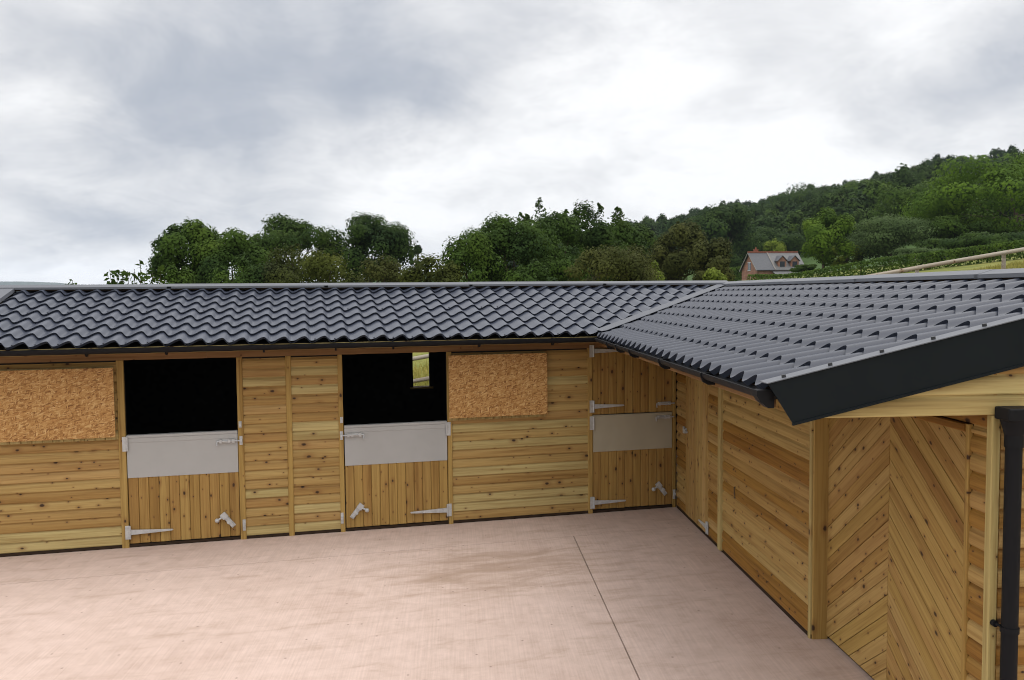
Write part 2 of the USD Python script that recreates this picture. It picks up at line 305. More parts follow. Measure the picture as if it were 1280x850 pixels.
foliage('dry_grass_blades', (0.160, 0.160, 0.035), (0.280, 0.250, 0.065), (0.420, 0.350, 0.110), nscale=.5)

def grass_mat():
    N = {'ge': ('geometry', {}), 'n': ('noise_texture', {'scale': .18, 'detail': 8.0, 'roughness': .7}), 'f': ('noise_texture', {'scale': 4.0, 'detail': 6.0, 'roughness': .7}),
         'r': ('rgb_ramp', {'ramp': [(.3, (.10, .13, .028)), (.5, (.20, .20, .05)), (.7, (.30, .26, .075))]}),
         'r2': ('rgb_ramp', {'ramp': [(.3, (.6, .62, .6)), (.7, (1.25, 1.25, 1.2))]}), 'x': ('mix_color', {'blend_type': 'multiply', 'fac': 1.0, 'use_clamp': False}),
         'sp': ('separate_xyz', {}), 'ds': ('vector_math', {'math_type': 'length'}), 'df': ('map_range', {'from_min': 60, 'from_max': 130, 'to_min': 0.0, 'to_max': 1.0, 'clamp': True}),
         'fx': ('mix_color', {'b': (.055, .095, .026)}), 'p': ('principled_bsdf', {'roughness': .9, 'specular_ior_level': .1})}
    L = [('ge.position', 'n.vector'), ('ge.position', 'f.vector'), ('n.fac', 'r.fac'), ('f.fac', 'r2.fac'), ('r.color', 'x.a'), ('r2.color', 'x.b'),
         ('ge.position', 'ds.vector1'), ('ds.value', 'df.value'), ('df.result', 'fx.fac'), ('x.result', 'fx.a'), ('fx.result', 'p.base_color')]
    material('field_grass', N, L)
grass_mat()
def brick_mat():
    N = {'tc': ('texture_coordinate', {}), 'mp': ('mapping', {'rotation': (math.radians(90), 0, 0)}),
         'b': ('brick_texture', {'color1': (.27, .105, .055), 'color2': (.20, .075, .042), 'mortar': (.26, .22, .18), 'scale': 1.0, 'brick_width': .22, 'row_height': .075, 'mortar_size': .008}),
         'n': ('noise_texture', {'scale': 1.4, 'detail': 5.0}), 'r': ('rgb_ramp', {'ramp': [(.3, (.75, .72, .7)), (.7, (1.25, 1.25, 1.25))]}),
         'x': ('mix_color', {'blend_type': 'multiply', 'fac': 1.0, 'use_clamp': False}), 'p': ('principled_bsdf', {'roughness': .85})}
    L = [('tc.object', 'mp.vector'), ('mp.vector', 'b.vector'), ('tc.object', 'n.vector'), ('n.fac', 'r.fac'), ('b.color', 'x.a'), ('r.color', 'x.b'), ('x.result', 'p.base_color')]
    material('red_brick', N, L)
brick_mat()
def hill_mat():
    N = {'ge': ('geometry', {}), 'n': ('noise_texture', {'scale': .004, 'detail': 6.0, 'roughness': .6}), 'r': ('rgb_ramp', {'ramp': [(.35, (.020, .034, .024)), (.5, (.04, .06, .036)), (.65, (.065, .08, .05))]}),
         'p': ('principled_bsdf', {'roughness': .95, 'specular_ior_level': .05})}
    material('far_fields', N, [('ge.position', 'n.vector'), ('n.fac', 'r.fac'), ('r.color', 'p.base_color')])
hill_mat()

# ------------------------------------------------------------------ ground
def polar(px, py, dist):
    """Ground position under the sight line of a pixel of the photograph at a horizontal distance, and the height that line has there."""
    d = dir_of(px, py); h = math.hypot(d[0], d[1])
    return CAM[0] + d[0] / h * dist, CAM[1] + d[1] / h * dist, CAM[2] + d[2] / h * dist

ctrl = [(-60, -40, -1.2), (0, -40, -.6), (40, -40, 2.5), (-40, 0, -1.0), (-14, -8, -.35), (-14, 6, -.35), (14, -14, 1.6), (12, -4, 2.0),
        (-9, 8, -.25), (-2.3, 6.6, .24), (4.0, 6.0, 1.30), (10.3, 5.0, 2.40), (14.5, 4.3, 3.05), (-4, 14, .2), (-25, 25, -1.2), (-60, 60, -3.5), (-10, 45, -.4), (10, 50, .8), (-150, 200, -16), (0, 200, -2)]
for px, py, dist, below in [(980, 345, 80, 1.35), (1110, 322, 80, 1.4), (1280, 300, 80, 1.45), (1450, 285, 80, 1.5), (1175, 330, 45, .9), (1280, 318, 45, .5),
                            (600, 380, 90, 0), (760, 365, 100, 0), (930, 352, 150, 0), (1000, 350, 160, 0), (1100, 322, 190, 0), (1280, 296, 160, 0), (860, 342, 230, 0),
                            (700, 345, 300, 0), (800, 322, 480, 0), (800, 290, 800, 13), (700, 310, 900, 9), (600, 330, 1000, 9), (880, 262, 680, 20), (960, 243, 620, 20), (1050, 226, 580, 20), (1130, 206, 560, 20), (1200, 190, 540, 20), (1280, 179, 520, 20), (1400, 165, 500, 20), (1550, 150, 480, 20),
                            (880, 320, 340, 0), (980, 305, 340, 0), (1080, 285, 330, 0), (1200, 262, 310, 0), (1300, 250, 300, 0), (1500, 250, 300, 0), (400, 352, 600, 9), (200, 358, 800, 10), (0, 362, 900, 10), (-300, 365, 900, 10),
                            (960, 330, 1500, 0), (1280, 330, 1500, 0), (600, 352, 1800, 0), (0, 364, 2200, 0), (1600, 330, 1500, 0)]:
    x, y, z = polar(px, py, dist); ctrl.append((x, y, z - below))
ctrl = np.array(ctrl)
_rbf = RBFInterpolator(ctrl[:, :2], ctrl[:, 2], kernel='linear', neighbors=None, smoothing=0.0)
PHI = -10.30521
cph, sph = math.cos(math.radians(PHI)), math.sin(math.radians(PHI))
def w2(p):  # wing coordinates to world
    return np.array([p[0] * cph - p[1] * sph, p[0] * sph + p[1] * cph, p[2] if len(p) > 2 else 0.0])
main_foot = sbox(-8.4, 0, 6, 3.9)
wing_foot = Polygon([w2(q)[:2] for q in [(-.2, 3.5), (3.9, 3.5), (3.9, -6.4), (-.2, -6.4)]])
yard = sbox(-13, -16, 3, 0).union(main_foot).union(wing_foot)
def ground(x, y):
    x, y = np.asarray(x, float), np.asarray(y, float)
    h = _rbf(np.stack([x.ravel(), y.ravel()], 1)).reshape(x.shape)
    d = shapely.distance(yard, shapely.points(x, y))
    t = np.clip((d - .5) / 2.0, 0, 1); t = t * t * (3 - 2 * t)
    r = np.hypot(x, y); far = np.clip((r - 1500) / 1500, 0, 1)
    h = h * (1 - far) - 35 * far
    return -.3 * (1 - t) + h * t
rr = np.concatenate([np.linspace(.5, 30, 60), np.geomspace(31, 9000, 90)])
aa = np.concatenate([np.radians(np.linspace(-40, 60, 180)), np.radians(np.linspace(62, 318, 90))])
A, Rr = np.meshgrid(aa, rr)
gx, gy = CAM[0] + Rr * np.sin(A), CAM[1] + Rr * np.cos(A)
gz = ground(gx, gy)
nr, na = gx.shape
v = np.vstack([np.stack([gx, gy, gz], -1).reshape(-1, 3), [[CAM[0], CAM[1], -.3]]])
f = []
for i in range(nr - 1):
    j = np.arange(na); k = (j + 1) % na
    f += [np.stack([i * na + j, (i + 1) * na + k, (i + 1) * na + j], 1), np.stack([i * na + j, i * na + k, (i + 1) * na + k], 1)]
j = np.arange(na); f.append(np.stack([np.full(na, nr * na), (j + 1) % na, j], 1))
tm = trimesh.Trimesh(v, np.vstack(f), process=False)
if tm.face_normals[:, 2].mean() < 0: tm.invert()
tag(put(None, 'field_terrain', tm, 'field_grass', smooth=True), kind='structure')

# far hills beyond the plain, left
def far_hill():
    n = 120; az = np.linspace(-45, 25, n)
    v, f = [], []
    for k in range(5):
        for a in az:
            dist = 5200 + k * 700
            prof = (.2 + .8 * np.exp(-((a + 17) / 7.5) ** 2) + .35 * np.exp(-((a + 34) / 8) ** 2) + .25 * np.exp(-((a - 4) / 9) ** 2) + .12 * (meshkit.fbm(np.array([a * .35, 3.3, 0]), 4) - .5))
            h = -38 + (0, .45, .8, 1.0, .3)[k] * 165 * prof
            v.append((CAM[0] + dist * math.sin(math.radians(a)), CAM[1] + dist * math.cos(math.radians(a)), h))
    for k in range(4):
        for i in range(n - 1):
            a = k * n + i; f += [(a, a + 1, a + n + 1), (a, a + n + 1, a + n)]
    t = trimesh.Trimesh(v, f, process=False)
    if t.face_normals[:, 2].mean() < 0: t.invert()
    tag(put(None, 'far_hills', t, 'far_fields', smooth=True), kind='structure')
far_hill()

# concrete yard in slabs with sawn joints
yd = thing('concrete_yard', kind='structure')
J0, J1 = np.array([-1.654, -.886]), np.array([-2.306, -4.393])
jd = (J1 - J0) / np.linalg.norm(J1 - J0)
big = sbox(-13, -16, 9, 3.75)
long_joint = LineString([J0 - jd * .0, J0 + jd * 20]).buffer(.006, cap_style=2)
cross_joint = LineString([(-13.5, -1.02), (J0[0], -.886), (.35, -.845)]).buffer(.004, cap_style=2)
ext = LineString([J0 + jd * 5.2 - np.array([20, 0]), J0 + jd * 5.2]).buffer(.006, cap_style=2)
for g in shapely.difference(big, shapely.union_all([long_joint, cross_joint, ext])).geoms:
    put(yd, 'slab', extrude(g, .12, -.12), 'brushed_concrete')
put(yd, 'joint_bed', extrude(big.buffer(-.02), .1, -.135), 'dark_gap')

# ------------------------------------------------------------------ stables: shared builders
X, Y, Z = np.eye(3)
def board_mesh(L, w, t=.024, lap=True):
    """Shiplap board: x along, y up its width, z out of the wall."""
    if lap: sec = [(0, 0), (0, t - .006), (.007, t - .0005), (w * .45, t + .0015), (w - .030, t - .002), (w - .017, t - .009), (w - .010, t - .0145), (w, t - .0155), (w, 0)]
    else: sec = [(0, 0), (0, t - .006), (.005, t), (w - .005, t), (w, t - .006), (w, 0)]
    n = len(sec); v = [(0, a, b) for a, b in sec] + [(L, a, b) for a, b in sec]; f = []
    for i in range(n):
        j = (i + 1) % n; f += [(i, j, n + j), (i, n + j, n + i)]
    for i in range(1, n - 1): f += [(0, i + 1, i), (n, n + i, n + i + 1)]
    t_ = trimesh.Trimesh(v, f, process=False)
    if t_.volume < 0: t_.invert()
    return t_
def board(parent, name, o, along, out, L, w, mat, t=.024, lap=True, plane=None):
    along, out = np.array(along, float), np.array(out, float)
    up = np.cross(out, along)
    msh = board_mesh(L, w, t, lap)
    if plane is not None:                     # cut away what lies beyond a plane given in the parent's coordinates
        R = np.array([along, up, out])
        nl, ol = R @ np.array(plane[0], float), R @ (np.array(plane[1], float) - np.array(o, float))
        msh = trimesh.intersections.slice_mesh_plane(msh, nl, ol, cap=False)
        if msh is None or len(msh.faces) == 0: return None
    return put(parent, name, msh, mat, frame=(np.array(o, float), along, up, out))
PITCH_B = .1055
def board_run(parent, o, along, out, L, z0, z1, mats, seed, pitch=PITCH_B):
    r = np.random.default_rng(seed); z = z0
    o, out = np.array(o, float), np.array(out, float)
    while z < z1 - .02:
        w = min(pitch, z1 - z) if z1 - z < pitch * 1.25 else pitch
        mt = mats[r.integers(len(mats))]
        board(parent, 'board', o + np.array([0, 0, z]) - out * (.024 + r.uniform(-.0015, .002)), along, out, L, w - .0012, mt)
        z += w
def plank_run(parent, name, o, along_w, out, W, z0, z1, mat, seed, n, t=.022):
    """Vertical tongued planks; along_w = direction across the door."""
    r = np.random.default_rng(seed); o, aw, out = np.array(o, float), np.array(along_w, float), np.array(out, float)
    w = W / n; up = np.cross(out, Z)          # board's own width direction for a vertical plank
    for k in range(n):
        s = o + aw * (w * (k + (1 if np.dot(up, aw) < 0 else 0)))
        board(parent, name, s + np.array([0, 0, z0 + r.uniform(-.002, .002)]) - out * (t + r.uniform(-.0012, .0012)), Z, out, z1 - z0, w - .003, mat, t, lap=False)

def tee_hinge(parent, c, d, out, strap=.46, knuckle=.15):
    """Galvanised strap hinge: knuckle plate at c, strap pointing along d."""
    c, d, out = np.array(c, float), np.array(d, float), np.array(out, float)
    parts = [prism([(-.022, -knuckle / 2), (.020, -knuckle / 2), (.020, knuckle / 2), (-.022, knuckle / 2)], c, d, Z, out, .006),
             cyl(c + d * .028 + out * .008 - Z * knuckle * .48, c + d * .028 + out * .008 + Z * knuckle * .48, .009, 8)]
    if strap:
        parts.append(prism([(.03, -.030), (.06, -.027), (strap, -.009), (strap + .012, 0), (strap, .009), (.06, .027), (.03, .030)], c, d, Z, out, .006))
        for q in (.09, .2, .33): parts.append(cyl(c + d * q + out * .005, c + d * q + out * .009, .007, 6))
    for s in (-1, 1): parts.append(cyl(c - d * .006 + Z * s * knuckle * .3 + out * .005, c - d * .006 + Z * s * knuckle * .3 + out * .009, .006, 6))
    return put(parent, 'hinge', cat(*parts), 'galvanised_steel', smooth=30)
def barrel_bolt(parent, c, d, out):
    """Horizontal bolt; d points towards its keep."""
    c, d, out = np.array(c, float), np.array(d, float), np.array(out, float)
    parts = [prism([(-.11, -.020), (.06, -.020), (.06, .020), (-.11, .020)], c, d, Z, out, .004), cyl(c - d * .13 + out * .014, c + d * .115 + out * .014, .008, 8)]
    for q in (-.09, 0.0, .045): parts.append(prism([(q - .012, -.020), (q + .012, -.020), (q + .012, .020), (q - .012, .020)], c, d, Z, out, .024))
    parts.append(cyl(c - d * .13 + out * .014, c - d * .13 + out * .03 - Z * .045, .008, 8))
    return put(parent, 'bolt', cat(*parts), 'galvanised_steel', smooth=30)
def keep(parent, c, d, out, h=.07):
    c, d, out = np.array(c, float), np.array(d, float), np.array(out, float)
    return put(parent, 'keep', cat(prism([(-.015, -h / 2), (.017, -h / 2), (.017, h / 2), (-.015, h / 2)], c, d, Z, out, .005),
                                   prism([(-.012, -.016), (.013, -.016), (.013, .016), (-.012, .016)], c, d, Z, out, .026)), 'galvanised_steel')
def kick_bolt(parent, c, d, out):
    """Kick-over latch at the foot of the door, hanging down towards the frame (d)."""
    c, d, out = np.array(c, float), np.array(d, float), np.array(out, float)
    q = (d * .62 - Z * .78); q /= np.linalg.norm(q); s = np.cross(out, q)
    rect = lambda a, b, w, h, o0: prism([(a, -w), (b, -w), (b, w), (a, w)], c + out * o0, q, s, out, h)
    ball = trimesh.creation.icosphere(1, .026); ball.apply_transform(trimesh.transformations.scale_matrix(1.0)); ball.apply_translation(c - d * .075 - Z * .045 + out * .03)
    return put(parent, 'kick_latch', cat(rect(-.03, .165, .026, .005, 0), rect(-.005, .15, .018, .02, .003), rect(-.035, .03, .032, .03, .003), rect(.075, .10, .028, .026, .003), ball,
                                         cyl(c + out * .02, c - d * .075 - Z * .045 + out * .03, .011, 8)), 'galvanised_steel', smooth=30)

# roof tile of pressed steel sheet: u across, v up the slope
COL, AMP, STEP, FALL = .2125, .0225, .023, .32     # the wave falls over FALL of its width and rises over the rest
def _side(u):
    u = (np.asarray(u) + (1 - FALL) * COL) % COL - (1 - FALL) * COL      # crest at 0, from -(1-FALL) to FALL
    return u, np.where(u > 0, FALL * COL, (1 - FALL) * COL)
def wave(u):
    u, w = _side(u); return AMP * np.cos(np.pi * u / w)
def dwave(u):
    u, w = _side(u); return -AMP * np.pi / w * np.sin(np.pi * u / w)
def tile_arrays(row, n=14):
    """One tile with its crest in the middle, its drop at the lower edge and a tuck under the next row."""
    u = np.linspace(-COL / 2, COL / 2, n + 1)
    # trough at the sides: cos crest at u=0
    w, dw = wave(u), dwave(u)
    sb = .045 * .5 * (1 + w / AMP)                                # the lower edge is set back at the crests
    lo = np.stack([u, sb, w + STEP * (1 - sb / row)], 1); hi = np.stack([u, np.full(n + 1, row + .075), w - STEP * .075 / row], 1)
    l1 = lo.copy(); l2 = np.stack([u, sb + .020, w - .008], 1)
    v = np.vstack([lo, hi, l1, l2]); N1 = np.stack([-dw, np.full(n + 1, STEP / row), np.ones(n + 1)], 1); N2 = np.tile([0, -1.0, -.6], (n + 1, 1))
    nn = np.vstack([N1, N1, N2, N2]); nn /= np.linalg.norm(nn, axis=1, keepdims=True)
    f = []
    k = n + 1
    for i in range(n):
        f += [(i, i + 1, k + i + 1), (i, k + i + 1, k + i), (2 * k + i, 3 * k + i, 3 * k + i + 1), (2 * k + i, 3 * k + i + 1, 2 * k + i + 1)]
    return v, np.array(f), nn
def roof_tiles(parent, o, across, upslope, slope, row_h, u_first, rows, keep_poly, face_sign=1, max_parts=300, near=None):
    """o: eave origin; across, upslope: horizontal unit directions in the parent's frame; slope: rise per metre; keep_poly in (a, b) plan coordinates along them."""
    across, upslope = np.array(across, float), np.array(upslope, float)
    ln = math.hypot(1, slope); sv = (upslope + Z * slope) / ln; nv = np.cross(across, sv)
    row = row_h * ln
    V, F, NN = tile_arrays(row)
    tiles = []
    lo, hi = keep_poly.bounds[0], keep_poly.bounds[2]
    i0, i1 = math.floor((lo - u_first) / COL) - 1, math.ceil((hi - u_first) / COL) + 1
    for j in range(rows):
        for i in range(i0, i1 + 1):
            a, b = u_first + i * COL, j * row_h
            cell = sbox(a - COL / 2, b, a + COL / 2, b + row_h)
            if not keep_poly.intersects(cell) or keep_poly.intersection(cell).area < COL * row_h * .04: continue
            org = np.array(o, float) + across * a + sv * (b * ln)
            full = keep_poly.contains(sbox(a - COL / 2 + .002, b + .002, a + COL / 2 - .002, min(b + row_h + .07, keep_poly.bounds[3])))
            tiles.append((org, full, a, b))
    if near is not None: tiles.sort(key=lambda t: np.linalg.norm(t[0] - near))
    rest = []
    for idx, (org, full, a, b) in enumerate(tiles):
        v, f, nn = V, F, NN
        if not full:                                              # cut along the edge of the roof
            msh = trimesh.Trimesh(V, F, process=False)
            ring = np.array(keep_poly.exterior.coords)[:-1]; ctr = np.array(keep_poly.representative_point().coords[0])
            for q in range(len(ring)):
                p, p2 = ring[q], ring[(q + 1) % len(ring)]; e = p2 - p; nrm = np.array([-e[1], e[0]]) / np.linalg.norm(e)
                if nrm @ (ctr - p) < 0: nrm = -nrm
                pl_o = np.array([p[0] - a, (p[1] - b) * ln, 0]); pl_n = np.array([nrm[0], nrm[1] / ln, 0])
                if msh is None or len(msh.faces) == 0: break
                if (np.dot(msh.vertices - pl_o, pl_n) < -1e-6).any(): msh = trimesh.intersections.slice_mesh_plane(msh, pl_n, pl_o, cap=False)
            if msh is None or len(msh.faces) == 0: continue
            v, f, nn = np.array(msh.vertices), np.array(msh.faces), None
        if idx >= max_parts:
            R = np.array([across, sv, nv]); rest.append(trimesh.Trimesh(v @ R + org, f, process=False)); continue
        if nn is None:
            put(parent, 'tile', trimesh.Trimesh(v, f, process=False), 'roof_steel', smooth=35, frame=(org, across, sv, nv))
        else:
            g = put(parent, 'tile', (v, f), 'roof_steel', frame=(org, across, sv, nv))
            gm = UsdGeom.Mesh(g); gm.CreateNormalsAttr(Vt.Vec3fArray.FromNumpy(nn.astype(np.float32))); gm.SetNormalsInterpolation('vertex')
    if rest: tag(put(parent, 'upper_tiles', cat(*rest), 'roof_steel', smooth=35), kind='stuff')
    return sv, nv

def gutter_mesh(p0, p1, outv, r=.052):
    """Half-round gutter with thickness between two points (its back top edge), outv pointing away from the fascia."""
    p0, p1, outv = np.array(p0, float), np.array(p1, float), np.array(outv, float)
    an = np.linspace(np.pi, 2 * np.pi, 11)
    o = [(r + r * math.cos(t), r * math.sin(t)) for t in an]; i = [(r + (r - .005) * math.cos(t), (r - .005) * math.sin(t)) for t in an[::-1]]
    o = [(0, .004)] + o + [(2 * r, .006), (2 * r - .008, .006)]
    return prism(o + i, p0, outv, Z, (p1 - p0) / np.linalg.norm(p1 - p0), np.linalg.norm(p1 - p0))

# ------------------------------------------------------------------ the long stable row, facing the yard
row = thing('stable_row', 'long timber stable row facing the yard with two open half doors and dark tiled roof', 'stable block', 'stable blocks around the yard')
ZB, ZH, ZP = .035, 2.055, 2.125                    # boards start, underside of header, top of header
O = (0, -1, 0)
WX = -8.25
doors = {'d1': (-6.455, -5.300), 'd2': (-4.128, -2.932), 'd3': (-1.112, -.050)}
wall_parts = []
for a, b in [(WX, -6.46), (-5.295, -4.135), (-2.925, -1.117), (-.045, .02)]:
    wall_parts.append(bx(a, b, .030, .075, .0, 2.2))
wall_parts.append(bx(WX, .02, .076, .12, 2.09, 2.22))
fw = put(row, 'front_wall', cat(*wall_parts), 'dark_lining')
# boards between the uprights
board_run(fw, (WX, 0, 0), X, O, -6.532 - WX, ZB, ZH, ['pine_boards', 'green_tinted_timber', 'pine_boards'], 1)
board_run(fw, (-5.232, 0, 0), X, O, 5.232 - 4.767, ZB, ZH, ['pine_boards', 'pine_boards', 'pine_boards', 'green_tinted_timber'], 2)
board_run(fw, (-4.706, 0, 0), X, O, 4.706 - 4.189, ZB, ZH, ['pine_boards', 'pine_boards', 'pine_boards', 'green_tinted_timber'], 3)
board_run(fw, (-2.870, 0, 0), X, O, 2.870 - 1.174, ZB, ZH, ['pine_boards', 'pine_boards', 'pine_boards', 'green_tinted_timber'], 4)
# uprights and header
def upright(parent, x0, x1, z0=.0, z1=ZH, y=-.012, mat='frame_timber'):
    board(parent, 'upright', (x1, .03, z0), Z, O, z1 - z0, x1 - x0, mat, t=.03 - y, lap=False)
for a, b in [(-6.532, -6.460), (-5.295, -5.232), (-4.767, -4.706), (-4.189, -4.136), (-2.925, -2.870), (-1.174, -1.116)]: upright(fw, a, b)
upright(fw, -.046, -.002, y=-.006)
xs = [WX, -5.6, -2.6, 0.0]
for a, b in zip(xs[:-1], xs[1:]): board(fw, 'header', (a, .03, ZH + .002), X, O, b - a - .002, ZP - ZH + .055, 'eave_shade_timber', t=.040, lap=False)
put(fw, 'sole_strip', bx(WX, .0, .0, .03, .0, .034), 'dark_gap')
# lining, floor-to-eave partitions and rear wall keep the boxes dark
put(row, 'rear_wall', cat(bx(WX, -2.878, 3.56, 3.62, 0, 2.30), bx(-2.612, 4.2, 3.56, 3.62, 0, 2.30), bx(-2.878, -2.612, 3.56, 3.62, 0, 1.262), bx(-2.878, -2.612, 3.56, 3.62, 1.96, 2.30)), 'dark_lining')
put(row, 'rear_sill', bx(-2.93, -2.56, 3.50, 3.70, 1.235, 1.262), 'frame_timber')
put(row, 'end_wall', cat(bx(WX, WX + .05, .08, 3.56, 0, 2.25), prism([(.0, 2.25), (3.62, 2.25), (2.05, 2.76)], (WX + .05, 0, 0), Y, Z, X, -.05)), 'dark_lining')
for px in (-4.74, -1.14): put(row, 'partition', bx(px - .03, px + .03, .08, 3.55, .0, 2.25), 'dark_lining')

def lower_door(key, hinge_side, nplank, seed, plate='kick_plate_steel'):
    a, b = doors[key]; s = -1 if hinge_side == 'left' else 1
    d = put(row, 'stable_door', cat(bx(a + .004, b - .004, .024, .046, .05, 1.22), bx(a + .03, b - .03, .046, .075, .15, .27), bx(a + .03, b - .03, .046, .075, .95, 1.07)), 'frame_timber')
    plank_run(d, 'plank', (a, 0, 0), X, O, b - a, .045, 1.215, 'door_planks', seed, nplank)
    put(d, 'kick_plate', cat(cbx(a + .002, b - .002, -.0045, -.0005, .768, 1.212, .001), cbx(a + .0, b - .0, -.012, .05, 1.205, 1.2365, .004), cbx(a + .0, b, -.0085, -.0047, 1.155, 1.203, .001)), plate)
    hx = a - .018 if s < 0 else b + .018; dd = X * (1 if s < 0 else -1)
    tee_hinge(d, (hx, -.014, .172), dd, O); tee_hinge(d, (hx, -.014, 1.145), dd, O, strap=0, knuckle=.16)
    kx = b if s < 0 else a; dk = -dd * -1
    barrel_bolt(d, (kx - dk[0] * .09, -.010, 1.125), dk, O)
    kick_bolt(d, (kx - dk[0] * .165, -.002, .285), dk, O)
    keep(d, (kx + dk[0] * .035, -.014, 1.125), X, O, .10); keep(d, (kx + dk[0] * .03, -.014, 1.305), X, O, .07); keep(d, (kx + dk[0] * .045, -.014, .165), X, O, .125)
    return d
tag(lower_door('d1', 'left', 11, 11), 'wide lower half door with eleven planks below a pale steel plate')
tag(lower_door('d2', 'right', 12, 12), 'lower half door left of the folded back upper door, hinges on its right')

def open_top(name_label, x0, x1, z0, z1, seed, hinge_x):
    """An upper door folded flat against the wall: strand board lining out, plank ends showing below."""
    d = put(row, 'upper_door', bx(x0 + .03, x1 - .03, -.062, -.050, z0 + .02, z1 - .02), 'frame_timber')
    tag(d, name_label)
    plank_run(d, 'plank', (x0 + .008, -.026, 0), X, O, x1 - x0 - .016, z0 - .035, z1 + .005, 'green_tinted_timber', seed, 11)
    put(d, 'lining_board', cbx(0, x1 - x0, 0, z1 - z0, 0, .014, .002), 'strand_board', frame=(np.array([x0, -.063, z0]), X, Z, -Y))
    return d
open_top('upper door folded back beside the left doorway, strand board side out', -7.70, -6.548, 1.235, 1.985, 21, -6.5)
open_top('upper door folded back beside the middle doorway, strand board side out', -2.915, -1.712, 1.275, 2.018, 22, -2.9)

# closed two-part door in the corner
a, b = doors['d3']
cd = put(row, 'stable_door', cat(bx(a + .004, b - .004, .024, .046, .05, 1.20), bx(a + .004, b - .004, .024, .046, 1.24, 2.04)), 'frame_timber')
tag(cd, 'closed two part plank door in the inner corner with a beige steel band')
plank_run(cd, 'plank', (a, .004, 0), X, O, b - a, .045, 1.212, 'door_planks', 31, 10)
plank_run(cd, 'plank', (a, .004, 0), X, O, b - a, 1.232, 2.05, 'door_planks', 32, 10)
put(cd, 'kick_plate', cat(cbx(a + .002, b - .006, -.0045, -.0005, .765, 1.212, .001), cbx(a, b - .004, -.010, .046, 1.205, 1.222, .003)), 'aged_plate_steel')
tee_hinge(cd, (a - .02, -.014, .135), X, O, .44); tee_hinge(cd, (a - .02, -.014, 1.335), X, O, .42); tee_hinge(cd, (a - .02, -.014, 2.02), X, O, .52); tee_hinge(cd, (a - .02, -.014, 1.13), X, O, 0, .17)
barrel_bolt(cd, (b - .09, -.004, 1.335), X, O); barrel_bolt(cd, (b - .10, -.008, 1.165), X, O); kick_bolt(cd, (b - .19, .0, .30), X, O); keep(cd, (b + .02, -.008, .17), X, O, .12)

# --- roof of the row
SL = .235
ME, MZ = -.45, 2.245             # eave line y, height of the sheet's valleys there
WE, WZ = -1.12, 2.225            # the same for the wing (its own coordinates)
RY, RX = 2.05, 1.406
DK = .055                        # deck lies below the sheets
# valley in plan (world)
def valley_y(x): # y where both sheets have the same height
    # MZ+SL(y-ME) = WZ+SL(x'-WE), x' = x cph + y sph
    return ((WZ - MZ) / SL + ME - WE + x * cph) / (1 - sph)
def wl(x, y): return np.array([x * cph + y * sph, -x * sph + y * cph])   # world to wing plan
vA = np.array([-2.0, valley_y(-2.0)]); vB = np.array([3.0, valley_y(3.0)])
def solve_valley(cond):
    t = np.linspace(-2, 3, 20001); p = np.stack([t, valley_y(t)], 1); return p[np.argmin(np.abs(cond(p)))]
v_eave = solve_valley(lambda p: p[:, 1] - ME); v_ridge = solve_valley(lambda p: p[:, 0] * cph + p[:, 1] * sph - RX)
vd = (v_ridge - v_eave) / np.linalg.norm(v_ridge - v_eave); vn = np.array([-vd[1], vd[0]])       # vn points to the row's side
LX = -8.06
main_poly = Polygon([(LX, 0), tuple(v_eave + vn * .05 - [0, ME] - vd * .02), tuple(v_ridge + vn * .05 - [0, ME]), (v_ridge[0], RY - ME - .05), (LX, RY - ME - .05)]).buffer(0)
def deck(poly_pts, zfun, th=.02):
    top = [np.array([p[0], p[1], zfun(p)]) for p in poly_pts]; n = len(top)
    v = np.array(top + [t - [0, 0, th] for t in top]); f = []
    for i in range(1, n - 1): f += [(0, i, i + 1), (n, n + i + 1, n + i)]
    for i in range(n):
        j = (i + 1) % n; f += [(i, n + i, n + j), (i, n + j, j)]
    t_ = trimesh.Trimesh(v, f, process=False)
    if t_.volume < 0: t_.invert()
    return t_
mz = lambda p: MZ + SL * (p[1] - ME) - DK
bz = lambda p: MZ + SL * (2 * RY - p[1] - ME) - DK
hip_out = w2((4.0, 3.9))
mdeck = cat(deck([(WX - .1, ME + .03), (v_eave[0], ME + .03), tuple(v_ridge), (v_ridge[0], RY), (WX - .1, RY)], mz),
            deck([(WX - .1, RY), (v_ridge[0], RY), (5.6, 2 * RY - ME), (WX - .1, 2 * RY - ME)], lambda p: bz(p)))
roof = put(row, 'roof', mdeck, 'dark_lining')
put(roof, 'rear_sheet', deck([(WX - .1, RY + .02), (v_ridge[0], RY + .02), (5.6, 2 * RY - ME), (WX - .1, 2 * RY - ME)], lambda p: bz(p) + .05, .004), 'roof_steel')
roof_tiles(roof, (0, ME, MZ), X, Y, SL, .322, -5.395, 8, main_poly, near=CAM)
# cap along the ridge, in lapped lengths
def cap_section(half, slope, lip=.026, t=.003, flat=.028):
    top = [(-half, -slope * half - lip), (-half, -slope * half), (-flat, -slope * flat * .2), (-flat * .4, .004), (flat * .4, .004), (flat, -slope * flat * .2), (half, -slope * half), (half, -slope * half - lip)]
    return top + [(x * (1 - t / half * 1.2), z - t) for x, z in top[::-1]][0:8]
x = WX - .02; k = 0
while x < v_ridge[0] - .15:
    x2 = min(x + 2.0, v_ridge[0] - .02)
    put(roof, 'ridge_cap', prism(cap_section(.135, SL), (x, RY, 2.9 + (.002 if k % 2 else 0)), Y, Z, X, x2 - x + .05), 'flashing_steel', smooth=20)
    x = x2; k += 1
put(roof, 'ridge_filler', prism([(-.12, -.075), (.12, -.075), (.10, -.028), (0, -.006), (-.10, -.028)], (WX, RY, 2.9), Y, Z, X, v_ridge[0] - WX), 'dark_gap')
